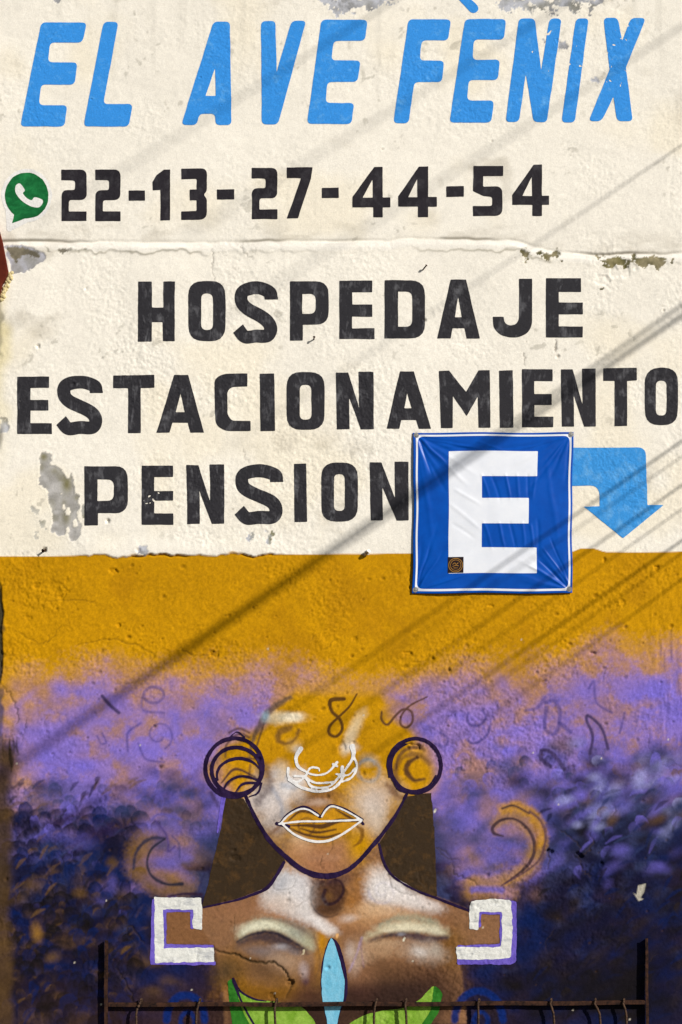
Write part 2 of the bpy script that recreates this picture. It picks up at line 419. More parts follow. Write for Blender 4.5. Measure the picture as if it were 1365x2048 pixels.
patch(poly(mp(A1, (180, -20), (330, -20), (300, 12), (190, 10))), .4, GREY, -1, 18, 113, .4)
patch(poly(mp(A2, (870, 150), (920, 150), (925, 200), (880, 200))), .3, GREY, -1.2, 14, 114)
patch(poly(mp(A2, (960, 270), (1060, 300), (1040, 340), (980, 310))), .65, GREY, -1.2, 14, 115)
patch(poly(mp(A2, (815, 155), (838, 155), (838, 180), (815, 180))), .1, GREY, -1.2, 10, 116)
MOSS = [PC(150, 140, 110), PC(88, 84, 58)]
patch(poly(mp(A4, (1015, 425), (1120, 420), (1200, 415), (1330, 428), (1330, 450), (1200, 460), (1060, 450))), 0.05, MOSS, -2.2, 16, 117, .35)
patch(poly(mp(A4, (730, 395), (765, 400), (760, 425), (735, 412))), .1, MOSS, -2, 12, 118, .4)
patch(poly(mp(A4, (805, 400), (900, 400), (895, 430), (810, 425))), .2, MOSS, -2, 14, 119, .4)
patch(poly(mp(A6, (1020, 60), (1110, 50), (1100, 90), (1040, 95))), .75, MOSS, -1.5, 14, 119, .2)
patch(poly(mp(A5, (0, 575), (40, 580), (45, 630), (0, 640))), .3, GREY, -1.4, 18, 121, .4)
# yellowish weathering on the left edge of the cream coat
le = sstep(34, 0, PX + 12 * noise(PX, PY, 40, 122)) * sstep(560, 610, PY) * sstep(1000, 660, PY) * cream_m * 0.5
COL[:] = COL * (1 - le[..., None]) + PC(226, 208, 130) * le[..., None]
le = sstep(10, 2, PX + 5 * noise(PX, PY, 16, 123)) * sstep(.0, .4, noise(PX * 0, PY, 90, 124)) * sstep(520, 700, PY) * 0.9
COL[:] = COL * (1 - le[..., None]) + PC(70, 62, 45) * le[..., None]

nd = PX - np.interp(PY, [1150, 1195, 1215, 1260, 1300, 1345, 1380], [-3, 5, 8, 5, 7, 4, -3]) + 2.5 * noise(PX, PY, 14, 126)
na = sstep(1.2, -1.2, nd) * sstep(1140, 1190, PY) * sstep(1400, 1350, PY)
COL[:] = COL * (1 - na[..., None]) + PC(66, 60, 44) * na[..., None]; H -= 9 * na
# ------------------------------------------------------------------ the mural sprayed on the lower wall
PUR = PC(120, 107, 212); PUR2 = PC(100, 92, 182); TAN = PC(164, 120, 98); OCH = PC(198, 142, 2)
NAVY = PC(17, 17, 44); DBLUE = PC(8, 28, 78); BLK = PC(21, 17, 17); BRN = PC(112, 76, 46); PLUM = PC(40, 24, 62)
WHT = PC(228, 224, 222); LIL = PC(158, 160, 214); DTAN = PC(104, 76, 40); SLATE = PC(48, 58, 96)

# where violet starts
top_v = 1352 - 0.02 * PX + 40 * sstep(560, 700, PX) * sstep(930, 800, PX) - 24 * sstep(1050, 1250, PX) + 18 * noise(PX, PY * 0, 150, 130)
vio = sstep(-45, 95, PY - top_v + 24 * fbm(PX, PY, 90, 131, 3) + 13 * noise(PX, PY, 4.4, 132) + 8 * noise(PX, PY, 9, 138))
headx = np.interp(PY, [1380, 1450, 1500, 1560, 1640], [100, 150, 215, 225, 160])
hm = sstep(1.12, 0.82, np.abs(PX - 668 - np.interp(PY, [1380, 1500], [8, -18])) / headx + 0.1 * noise(PX, PY, 40, 133)) * sstep(1340, 1400, PY)
violet_op = vio * (0.80 + 0.16 * fbm(PX, PY, 90, 134, 2)) * (1 - hm) * (.25 + .75 * sstep(0, 75, PX + 26 * noise(PX, PY, 60, 147)))
thin = sstep(-.2, .48, fbm(PX, PY, 46, 135, 3, wly=42) + .16 * noise(PX, PY, 4.6, 136))
vc = PUR[None, None] * (1 - thin[..., None] * .78) + TAN * thin[..., None] * .78
COL[:] = COL * (1 - violet_op[..., None]) + vc * violet_op[..., None]
def near_head(x, y):
    return abs(x - 655) < np.interp(y, [1380, 1450, 1500, 1600, 1700, 1760, 1800, 2048], [120, 165, 250, 240, 250, 270, 290, 290])
for k in range(420):
    x = rng.uniform(0, 1400); y = rng.uniform(1365, 1640)
    if near_head(x, y): continue
    c = rng.choice([PUR, PUR, PUR, PUR2, TAN])
    dab(x, y, rng.uniform(12, 42), rng.uniform(9, 26), c, rng.uniform(.2, .5), rng.uniform(-40, 40), 0.1)
# night colours thicken downwards
navy_top_x = [0, 60, 200, 330, 430, 900, 960, 1050, 1150, 1250, 1365]
navy_top_y = [1600, 1590, 1600, 1570, 1590, 1560, 1540, 1520, 1520, 1500, 1500]
nt = np.interp(PX, navy_top_x, navy_top_y)
ng = sstep(-20, 130, PY - nt + 55 * fbm(PX, PY, 55, 137, 3, wly=34)) * 0.96 * (1 - 0.55 * sstep(130, 40, np.hypot(PX - 985, (PY - 1690) * .9)) - .45 * sstep(90, 30, np.hypot(PX - 335, PY - 1690)))
deep = sstep(-.25, .35, fbm(PX, PY, 48, 139, 3, wly=30) + (PY - 1740) / 300)[..., None]
nc = SLATE * .8 * (1 - deep) + (NAVY * .55 + BLK * .45) * deep
COL[:] = COL * (1 - ng[..., None]) + nc * ng[..., None]
for k in range(2300):
    x = rng.uniform(-10, 1400); y = rng.uniform(1480, 2060)
    if near_head(x, y): continue
    t0 = float(np.interp(x, navy_top_x, navy_top_y))
    depth = (y - t0) / (2048 - t0)
    if depth < -.08: continue
    dcl = min(1, max(0, depth))
    right = x > 900
    inner = (880 < x < 1120 and y < 1800) or (270 < x < 400 and 1600 < y < 1800)
    r_ = rng.random()
    if inner:
        c = rng.choice([PUR2, PUR, SLATE, TAN, SLATE])
    elif r_ < 0.16 - 0.30 * dcl: c = PUR2
    elif r_ < 0.24 - 0.55 * dcl: c = LIL if right and dcl < .3 else PUR
    elif r_ < 0.34: c = SLATE if dcl < .3 else rng.choice([DBLUE, DTAN if not right else NAVY])
    elif r_ < 0.62 - .1 * dcl: c = NAVY
    elif r_ < 0.74: c = DBLUE
    elif r_ < 0.80 and not right: c = DTAN
    elif r_ < 0.80 and right: c = PC(52, 40, 32) if dcl > .3 else DTAN
    else: c = BLK if dcl > 0.25 else NAVY
    sc_ = rng.uniform(.6, 1.25)
    dab(x, y, 26 * sc_, 15 * sc_, c, rng.uniform(.25, .62) * (0.5 + min(1, max(0, depth * 4)) * .5), rng.uniform(-25, 25) if not right else rng.uniform(-45, 10), 0.2)
def lobe(x, y, w, h, c, op, rot=0.0):
    sl = box_slice((x - w - h, y - w - h, x + w + h, y + w + h), 2)
    X = PX[sl] - x; Y = PY[sl] - y
    if X.size == 0: return
    r = math.radians(rot)
    u = X * math.cos(r) + Y * math.sin(r) + 2.0 * noise(PX[sl], PY[sl], 12, 74); v_ = -X * math.sin(r) + Y * math.cos(r)
    top = -h * .5 * np.sqrt(np.clip(1 - (u / w) ** 2, 0, 1)) * 1.5
    e = v_ - top + 1.4 * noise(PX[sl], PY[sl], 4.4, 73)
    a = sstep(-1.8, 1.8, e) * np.clip(1 - e / h, 0, 1) ** .8 * sstep(1.0, .78, np.abs(u) / w)
    blend(sl, a * op, c)
row = 1632.0
while row < 2065:
    x = 14 + rng.uniform(0, 16)
    dp = (row - 1632) / 420
    while x < 290:
        lim = np.interp(x, [0, 60, 200, 290], [1640, 1625, 1600, 1640])
        if row > lim and not (262 < x and row > 1960):
            c = rng.choice([NAVY, DBLUE, NAVY, BLK, DBLUE * 1.25] if dp < .4 else [NAVY, DBLUE, BLK, BLK, PC(34, 24, 34)])
            lobe(x + rng.uniform(-4, 4), row + rng.uniform(-6, 6), rng.uniform(9, 22), rng.uniform(14, 40), c, rng.uniform(.45, .9), rng.uniform(-40, 12))
            if rng.random() < .30: lobe(x + rng.uniform(-8, 8), row + 10 + rng.uniform(-6, 6), rng.uniform(8, 13), rng.uniform(8, 13), rng.choice([DTAN, DTAN * .8, PUR2 * .8 if dp < .5 else DTAN * .7]), rng.uniform(.35, .7), rng.uniform(-28, 10))
        x += rng.uniform(17, 32)
    row += 15.5
for k in range(520):                              # slanting dabs on the right
    x = rng.uniform(930, 1375); y = rng.uniform(1500, 2040)
    if (x < 1110 and y < 1800) or (x < 1060): continue
    dp = (y - 1500) / 540
    if dp < .28: c = rng.choice([NAVY, SLATE, PUR, LIL, PUR2, SLATE, DTAN])
    elif dp < .5: c = rng.choice([NAVY, NAVY, SLATE, PUR2 * .8, DBLUE, BLK])
    else: c = rng.choice([NAVY, DBLUE * .8, BLK, BLK, BLK, PC(44, 34, 28)])
    if rng.random() < .16: lobe(x, y, rng.uniform(9, 15), rng.uniform(12, 22), c, rng.uniform(.4, .8), rng.uniform(-60, -10))
    else: dab(x, y, rng.uniform(14, 30), rng.uniform(7, 15), c, rng.uniform(.3, .6), rng.uniform(-60, -5), .15)
for k in range(230):
    x = rng.choice([rng.uniform(1070, 1370), rng.uniform(20, 300)]); y = rng.uniform(1560, 2040)
    dp = (y - 1560) / 480; ang = math.radians(rng.uniform(-70, -15)); L = rng.uniform(8, 20)
    c = rng.choice([NAVY, BLK, DBLUE, SLATE if dp < .35 else BLK, PUR2 if dp < .3 else DBLUE, DTAN if dp < .8 and x < 500 else NAVY])
    paint(stroke([(x - L * math.cos(ang), y - L * math.sin(ang)), (x, y - 3), (x + L * math.cos(ang), y + L * math.sin(ang))], [3, rng.uniform(6, 11), 3]), c, rng.uniform(.35, .7), 2.0)
for k in range(70):                               # and above, where violet breaks into slate
    x = rng.choice([rng.uniform(60, 400), rng.uniform(900, 1365)]); y = rng.uniform(1570, 1660) if x < 500 else rng.uniform(1500, 1600)
    if near_head(x, y): continue
    lobe(x, y, rng.uniform(10, 16), rng.uniform(14, 22), rng.choice([SLATE, NAVY, PUR, SLATE]), rng.uniform(.35, .7), rng.uniform(-50, 20))
for (x, y, rx, ry, c, o) in [(40, 1635, 26, 12, DBLUE, .8), (55, 1650, 40, 18, NAVY, .7), (100, 1590, 40, 22, SLATE, .6), (190, 1605, 34, 16, NAVY, .6),
        (250, 1620, 36, 18, SLATE, .7), (130, 1640, 45, 12, PLUM, .7), (200, 1665, 40, 16, PLUM, .7), (225, 1690, 40, 28, NAVY, .8), (245, 1740, 24, 40, DBLUE, .6),
        (155, 1685, 40, 18, PUR2, .35), (110, 1670, 45, 14, PUR2, .35), (225, 1725, 14, 12, DTAN, .6), (65, 1770, 22, 18, DTAN, .6), (225, 1765, 14, 20, PUR2, .4),
        (340, 1575, 26, 14, SLATE, .7), (375, 1590, 20, 18, SLATE, .7), (360, 1620, 16, 8, SLATE, .5), (75, 1865, 13, 20, PC(150, 108, 44), .8), (160, 1785, 16, 12, DTAN, .7), (105, 1915, 18, 12, DTAN, .7),
        (290, 1815, 18, 60, DBLUE, .85), (285, 1880, 14, 50, DBLUE, .7), (300, 1955, 70, 20, DBLUE, .5),
        (1035, 1560, 30, 20, NAVY, .7), (1090, 1585, 30, 18, BLK, .65), (1010, 1535, 26, 18, SLATE, .5), (1245, 1520, 30, 22, PUR, .6), (1280, 1560, 18, 24, LIL, .7),
        (1130, 1600, 24, 10, LIL, .6), (1190, 1555, 18, 12, LIL, .5), (1115, 1645, 22, 22, DBLUE, .6), (1310, 1580, 22, 20, SLATE, .6), (1320, 1680, 24, 20, SLATE, .5),
        (1240, 1700, 22, 14, PUR2, .7), (1320, 1735, 24, 12, PUR2, .5), (1330, 1665, 16, 14, LIL, .35), (1250, 1610, 26, 18, PUR, .35), (1155, 1650, 14, 10, LIL, .55), (1185, 1670, 16, 12, PUR2, .5),
        (1060, 1830, 22, 70, DBLUE, .8), (1050, 1910, 50, 26, DBLUE, .7), (1075, 1870, 16, 40, DBLUE, .6), (1180, 1880, 60, 40, NAVY, .4), (1200, 1960, 120, 40, BLK, .55),
        (1120, 1980, 140, 60, BLK, .5), (1320, 1900, 60, 120, NAVY, .35), (1320, 2020, 70, 40, BLK, .5), (1268, 1960, 40, 110, BLK, .75), (1230, 2000, 60, 60, BLK, .6), (1240, 1830, 50, 40, NAVY, .5), (1270, 1760, 60, 30, NAVY, .6)]:
    dab(x, y, rx, ry, c, o, rng.uniform(-20, 20), .15)
# brown-black foot of the wall
ft = sstep(1930, 2035, PY + 30 * fbm(PX, PY, 60, 141, 3)) * sstep(1.0, .2, np.abs(PX - 540) / 560) * 0.72
COL[:] = COL * (1 - ft[..., None]) + PC(58, 38, 34) * ft[..., None]
# bare ochre edge down the left side, with soot
le = sstep(34, 12, PX + 9 * noise(PX, PY, 40, 143)) * sstep(1480, 1560, PY) * .8
COL[:] = COL * (1 - le[..., None]) + (PC(84, 62, 36) * (1 + .3 * v2[..., None])) * le[..., None]
for (x, y, rx, ry, o) in [(12, 1520, 36, 44, .8), (18, 1500, 22, 26, .7), (8, 1590, 26, 80, .55), (5, 1720, 22, 120, .5)]:
    dab(x, y, rx, ry, PC(48, 38, 26), o, 0, .05)
for k in range(9):
    x = rng.uniform(4, 34); y = rng.uniform(1490, 1530)
    paint(stroke([(x, y - 22), (x + rng.uniform(-2, 4), y), (x + 3, y + 14)], [1, 5, 2]), PC(44, 34, 24), .7, 2)

# swirls left and right of the shoulders
dab(322, 1712, 54, 62, OCH * .7, .3, 0, .1)
paint(stroke(mp(B6, (935, 600), (890, 700), (930, 800), (1040, 865), (1200, 880)), 46), PC(140, 102, 46), .55, 14)
dab(330, 1725, 34, 18, PUR2, .7); dab(352, 1708, 26, 18, PUR2, .5); dab(322, 1690, 22, 14, SLATE, .5)
paint(stroke(mp(B6, (1075, 575), (990, 575), (915, 620), (880, 690), (870, 770)), [6, 9, 7, 6, 4]), PC(34, 40, 66), .85, 3)
paint(stroke(mp(B6, (1070, 580), (990, 640), (958, 720), (975, 800), (1030, 850), (1100, 875), (1185, 870)), [4, 5, 4, 5, 7, 5, 8]), PC(30, 34, 52), .9, 2)
paint(stroke(mp(B6, (990, 450), (1030, 420), (1100, 425), (1180, 455)), 5), PUR2 * .8, .7, 3)
paint(stroke(mp(B6, (1010, 460), (1070, 530), (1095, 600), (1095, 660), (1140, 625)), 4), PC(70, 56, 120), .7, 2)
paint(stroke(mp(B6, (1120, 560), (1165, 610), (1170, 700)), 4), PC(60, 60, 110), .6, 2)
paint(stroke(mp(B6, (1100, 950), (1200, 935), (1310, 938)), [3, 5, 6]), PC(44, 28, 52), .9, 1.5)
paint(stroke(mp(B6, (1290, 930), (1310, 860), (1330, 800)), 4), PC(44, 44, 80), .7, 2)

paint(stroke(mp(B7, (150, 520), (170, 470), (250, 430), (330, 460), (410, 560), (400, 700), (330, 790), (180, 850), (0, 860)), [16, 26, 30, 34, 36, 32, 30, 26, 26]), PC(178, 130, 48), .62, 9)
paint(stroke(mp(B7, (200, 385), (290, 370), (380, 410), (450, 520), (450, 600)), 22), PC(196, 140, 22), .75, 7)
paint(stroke(mp(B7, (0, 930), (130, 930), (260, 930)), 26), PC(172, 124, 58), .6, 10)
paint(stroke(mp(B7, (0, 910), (90, 905), (190, 910)), 12), PUR2, .8, 5)
DK = PC(58, 42, 52)
paint(stroke(mp(B7, (200, 560), (140, 540), (135, 500), (190, 455), (270, 448), (340, 490), (390, 560), (405, 640), (385, 710), (330, 780), (210, 870)), [4, 7, 7, 6, 5, 6, 7, 7, 7, 6, 3]), DK, .9, 1.6)
paint(stroke(mp(B7, (195, 380), (270, 362), (370, 412)), 4.5), DK, .85, 1.6)
paint(stroke(mp(B7, (375, 400), (440, 455), (475, 540), (470, 620), (430, 720), (330, 800), (190, 880)), [5, 5, 6, 5, 4, 4, 3]), PC(84, 58, 74), .8, 1.8)
paint(stroke(mp(B7, (470, 620), (440, 760), (350, 850)), 7), PC(96, 66, 66), .5, 3)
paint(stroke(mp(B7, (400, 480), (420, 560), (415, 650)), 5), PC(140, 92, 40), .6, 3)
# faint curls over the violet
FD = PC(86, 74, 150)
for p, w, o in [(mp(B1, (400, 375), (430, 410), (465, 440)), 7, .75), (arc_pts(308, 1390, 20, 16, 0, 360, 20), 6, .35), (spiral_pts(318, 1470, 10, 30, 30, 1.1), 4, .35),
        (mp(B1, (555, 380), (560, 430), (640, 440)), 5, .3), (mp(B1, (500, 590), (500, 520), (550, 480)), 5, .4), (mp(B1, (540, 560), (570, 620), (640, 632)), 4, .4),
        (mp(B1, (380, 530), (395, 560), (415, 555), (400, 520)), 4, .45), (mp(B2, (530, 440), (530, 480), (570, 490), (598, 460), (585, 430)), 5, .5),
        (mp(B2, (525, 545), (555, 560), (600, 530), (615, 490)), 5, .5), (mp(B2, (830, 400), (870, 395), (888, 450), (870, 520), (830, 500), (835, 420)), 8, .4),
        (mp(B2, (888, 480), (930, 515)), 8, .45), (mp(B2, (1005, 600), (1015, 530), (992, 470), (1000, 452), (1050, 500), (1075, 580)), 6, .75),
        (mp(B2, (1000, 345), (1020, 320), (1030, 400), (1090, 440)), 5, .4), (mp(B2, (1140, 440), (1120, 520)), 5, .35),
        (mp(B2, (905, 660), (860, 600), (820, 585), (815, 620), (850, 650)), 8, .7), (mp(B2, (755, 430), (800, 420), (830, 380)), 6, .35),
        (mp(B2, (400, 560), (440, 570), (450, 540), (420, 515)), 5, .4)]:
    paint(stroke(p, w), FD * .8 if o < .6 else PC(62, 50, 90), min(.9, o + .22), 2.0)

# shoulders, chest
skin = poly(mp(B4, (300, 500), (440, 500), (505, 478), (700, 430), (880, 365), (985, 215), (1030, 200)) + mp(B5, (300, 60), (335, 190), (440, 320), (650, 415), (845, 500), (1025, 525), (1020, 690), (770, 700), (800, 900), (830, 1156)) + mp(B4, (640, 1156), (620, 900), (575, 700), (300, 690)))
paint(skin, PC(142, 102, 70), .96, 4, .12)
paint(poly(mp(B4, (300, 500), (440, 500), (560, 690), (300, 690))), PC(128, 88, 56), .9, 2)
dab(600, 1960, 120, 46, PC(132, 90, 22), .75, 0, .1); dab(470, 1935, 50, 46, PC(130, 90, 24), .7); dab(520, 1990, 90, 24, PC(150, 100, 12), .7)
dab(760, 1990, 140, 56, PC(58, 40, 34), .9, 0, .3); dab(560, 2030, 150, 30, PC(60, 42, 28), .7, 0, .3); dab(860, 1965, 70, 44, PC(92, 62, 40), .7); dab(615, 2030, 60, 40, PC(60, 34, 34), .7); dab(712, 2000, 50, 40, PC(96, 62, 44), .6)
dab(660, 1890, 22, 46, PC(160, 112, 40), .7); dab(905, 1900, 34, 60, PC(120, 84, 30), .6)
C1 = (440, 1720, 2.73)
def D(X, Y, rx, ry, c, o, rot=0, hard=.1):
    q_ = mp(C1, (X, Y))[0]; dab(q_[0], q_[1], rx / 2.73, ry / 2.73, c, o, rot, hard)
def arcband(p, w, c, o, s=5): paint(stroke(mp(C1, *p), [a_ / 2.73 for a_ in w]), c, o, s)
# shoulder and cheek tones
for a_ in [(120, 270, 220, 60, PC(146, 100, 68), .7, -8), (300, 300, 160, 50, PC(168, 126, 96), .8, 12), (980, 300, 240, 60, PC(176, 128, 90), .85, 12), (1180, 330, 120, 60, PC(132, 88, 58), .7, 15),
           (720, 240, 90, 120, PC(158, 104, 46), .8, 0), (780, 100, 90, 110, PC(158, 106, 48), .8, 20), (830, 60, 60, 80, PC(186, 130, 62), .7, 20), (700, 350, 120, 60, PC(140, 94, 60), .7, 0),
           (1250, 480, 60, 120, PC(116, 78, 36), .7, 0), (1150, 640, 200, 110, PC(86, 58, 40), .85, 0), (900, 620, 170, 110, PC(104, 72, 48), .8, 0), (1000, 720, 330, 90, PC(56, 38, 32), .9, 0),
           (300, 480, 260, 80, PC(128, 96, 70), .8, 8), (250, 600, 190, 90, PC(96, 70, 48), .8, 12), (400, 560, 110, 110, PC(150, 116, 88), .7, 0), (480, 640, 60, 110, PC(112, 74, 54), .8, 0),
           (130, 700, 150, 70, PC(136, 92, 16), .85, 20), (300, 730, 180, 40, PC(128, 86, 22), .8, 0), (30, 610, 80, 90, PC(70, 56, 40), .8, 0), (480, 740, 110, 50, PC(92, 56, 40), .8, 0), (760, 640, 110, 90, PC(140, 98, 70), .7, 0), (760, 730, 120, 70, PC(74, 46, 38), .85, 0),
           (555, 450, 40, 90, PC(190, 130, 14), .9, 0), (530, 560, 20, 90, PC(160, 110, 40), .6, 0)]:
    D(*a_)
D(780, 320, 170, 60, PC(184, 138, 94), .8); D(560, 330, 90, 50, PC(176, 132, 96), .6); D(100, 300, 150, 60, PC(150, 108, 76), .6); D(1000, 290, 200, 46, PC(196, 152, 112), .7, 10)
# white light on the neck
paint(poly(mp(C1, (350, 10), (400, 30), (480, 100), (490, 230), (540, 310), (620, 370), (600, 395), (490, 345), (360, 290), (240, 250), (230, 190), (290, 110))), PC(212, 206, 204), .9, 15, .1)
for a_ in [(390, 120, 90, 110, PC(210, 208, 210), .7, 30), (330, 130, 50, 90, PC(160, 164, 176), .6, 40), (400, 240, 120, 60, PC(218, 206, 196), .7, 20), (450, 160, 60, 120, PC(206, 202, 206), .6, 0), (560, 350, 90, 34, PC(232, 224, 220), .8, 30), (300, 255, 90, 36, PC(190, 160, 140), .6, 10),
           (860, 130, 80, 110, PC(224, 216, 210), .85, 0), (900, 190, 110, 90, PC(220, 214, 212), .85, 20), (1040, 215, 190, 48, PC(232, 226, 224), .9, 17), (960, 150, 90, 70, PC(228, 222, 220), .8, 30), (1150, 240, 80, 26, PC(220, 206, 200), .7, 15), (850, 260, 120, 46, PC(206, 170, 130), .7, 0), (700, 320, 60, 24, PC(212, 196, 186), .8, -10)]:
    D(*a_)
paint(stroke(spiral_pts(*mp(C1, (890, 170))[0], 5, 28, 0, 1.5), 4), PC(172, 168, 190), .5, 3)
# throat spiral
paint(poly(arc_pts(*mp(C1, (592, 200))[0], 36, 42, 0, 360, 30)), PC(86, 56, 36), .92, 7)
D(600, 110, 130, 40, PC(50, 32, 44), .85); D(740, 60, 110, 40, PC(84, 54, 46), .6, -25); D(600, 270, 70, 40, PC(66, 44, 30), .6); D(640, 170, 40, 60, PC(60, 38, 36), .5)
paint(stroke(arc_pts(*mp(C1, (592, 200))[0], 35, 41, 60, 210, 20), 3), PC(48, 32, 34), .8, 1.6)
paint(stroke(mp(C1, (575, 165), (565, 205), (590, 240), (640, 225), (675, 170), (660, 120), (610, 100)), [7, 9, 7, 6, 6, 5, 4]), PC(44, 26, 34), .9, 2)
D(598, 195, 24, 22, PC(112, 78, 42), .8)
for a_ in [(430, 200, 110, 120, PC(222, 216, 214), .6, 20), (330, 230, 120, 60, PC(206, 186, 172), .6, 15), (540, 345, 110, 36, PC(230, 222, 218), .7, 28), (900, 150, 120, 110, PC(228, 222, 220), .6, 20), (1020, 230, 190, 50, PC(226, 214, 206), .6, 16), (860, 280, 150, 50, PC(206, 168, 128), .6, 0),
           (640, 330, 90, 44, PC(168, 122, 84), .5, 0), (380, 560, 130, 70, PC(170, 140, 114), .5, 0), (760, 500, 90, 80, PC(190, 160, 132), .55, 0), (890, 480, 130, 56, PC(172, 136, 102), .5, 0)]:
    D(*a_)
# lids
arcband([(110, 415), (180, 365), (280, 355), (390, 395), (500, 470)], [30, 56, 66, 56, 34], PC(190, 188, 160), .85, 11); arcband([(130, 395), (190, 362), (280, 356), (370, 385)], [16, 30, 34, 20], PC(220, 216, 190), .8, 6)
D(420, 400, 110, 50, PC(150, 156, 146), .6, 30); D(490, 440, 50, 60, PC(170, 164, 132), .6, 0); D(200, 360, 110, 34, PC(218, 214, 188), .7, -10)
arcband([(230, 318), (340, 330), (440, 375), (510, 420)], [10, 16, 16, 8], PC(96, 84, 78), .55, 5)
arcband([(105, 455), (190, 425), (290, 425), (390, 470), (470, 500)], [20, 50, 66, 46, 16], PC(64, 52, 58), .9, 9)
arcband([(95, 445), (180, 405), (280, 396), (370, 430), (460, 485)], [8, 14, 18, 18, 8], PC(40, 32, 46), .95, 3)
D(335, 475, 60, 24, PC(170, 166, 172), .75, 0); D(240, 500, 120, 34, PC(120, 110, 112), .7, 5); D(400, 500, 70, 26, PC(120, 112, 116), .6, 20); D(330, 540, 90, 40, PC(168, 140, 116), .6, 10)
D(460, 600, 30, 60, PC(176, 160, 160), .7, -10); D(470, 665, 22, 24, PC(70, 44, 60), .7)
paint(stroke(mp(C1, (515, 410), (540, 500), (545, 580), (520, 650)), 3), PC(110, 78, 50), .6, 2)
arcband([(800, 425), (890, 380), (1000, 365), (1110, 368), (1225, 395)], [14, 42, 58, 56, 30], PC(196, 186, 154), .82, 12); arcband([(900, 388), (1000, 372), (1110, 376), (1200, 394)], [14, 30, 36, 22], PC(224, 214, 186), .8, 7)
arcband([(880, 350), (980, 315), (1100, 320), (1180, 345)], [20, 40, 40, 20], PC(150, 154, 132), .7, 8)
D(1010, 360, 130, 30, PC(224, 216, 186), .7); D(1180, 380, 60, 34, PC(204, 198, 172), .6)
arcband([(820, 440), (940, 408), (1060, 415), (1150, 430), (1235, 425)], [10, 24, 40, 44, 16], PC(66, 48, 56), .92, 6)
D(990, 405, 22, 12, PC(150, 150, 160), .7); D(900, 455, 110, 24, PC(186, 156, 124), .6, -5); D(1120, 500, 140, 66, PC(184, 168, 154), .8, 10); D(920, 490, 120, 46, PC(170, 136, 104), .7); D(1090, 500, 50, 30, PC(206, 200, 196), .6, 20); D(1180, 495, 40, 44, PC(176, 168, 156), .5)
D(740, 560, 50, 90, PC(190, 166, 150), .6, 10); D(710, 500, 36, 60, PC(196, 180, 172), .6)
paint(stroke(mp(C1, (775, 425), (745, 520), (705, 610)), 4), PC(160, 140, 166), .7, 2.6)
paint(stroke(mp(C1, (770, 430), (775, 510), (785, 580)), 3.4), PC(140, 112, 120), .6, 2.4)
paint(stroke(mp(C1, (960, 540), (950, 500), (985, 470)), 3.4), PC(140, 100, 70), .5, 2.4)
paint(poly(mp(C1, (635, 402), (650, 402), (645, 428), (632, 424))), PC(222, 170, 110), 1, 1)
paint(poly(mp(C1, (455, 490), (465, 490), (460, 515), (446, 518), (456, 508))), PC(226, 214, 176), .95, .9)
lowd = sstep(1935, 2030, PY + 22 * fbm(PX, PY, 50, 145, 3)) * sstep(440, 480, PX) * sstep(930, 860, PX) * (.75 - .3 * sstep(640, 560, PX))
COL[:] = COL * (1 - lowd[..., None]) + PC(48, 33, 29) * lowd[..., None]
# blue rosettes near the railing
for cx_, sgn in ((372, 1), (958, 1)):
    paint(stroke(arc_pts(cx_, 2040, 38 if cx_ < 500 else 48, 50 if cx_ < 500 else 58, 180, 360, 20), 15), PC(10, 38, 104), .95, 3)
    paint(stroke(arc_pts(cx_ + 4, 2042, 14, 18, 150, 380, 14), 9), PC(10, 38, 104), .9, 3)

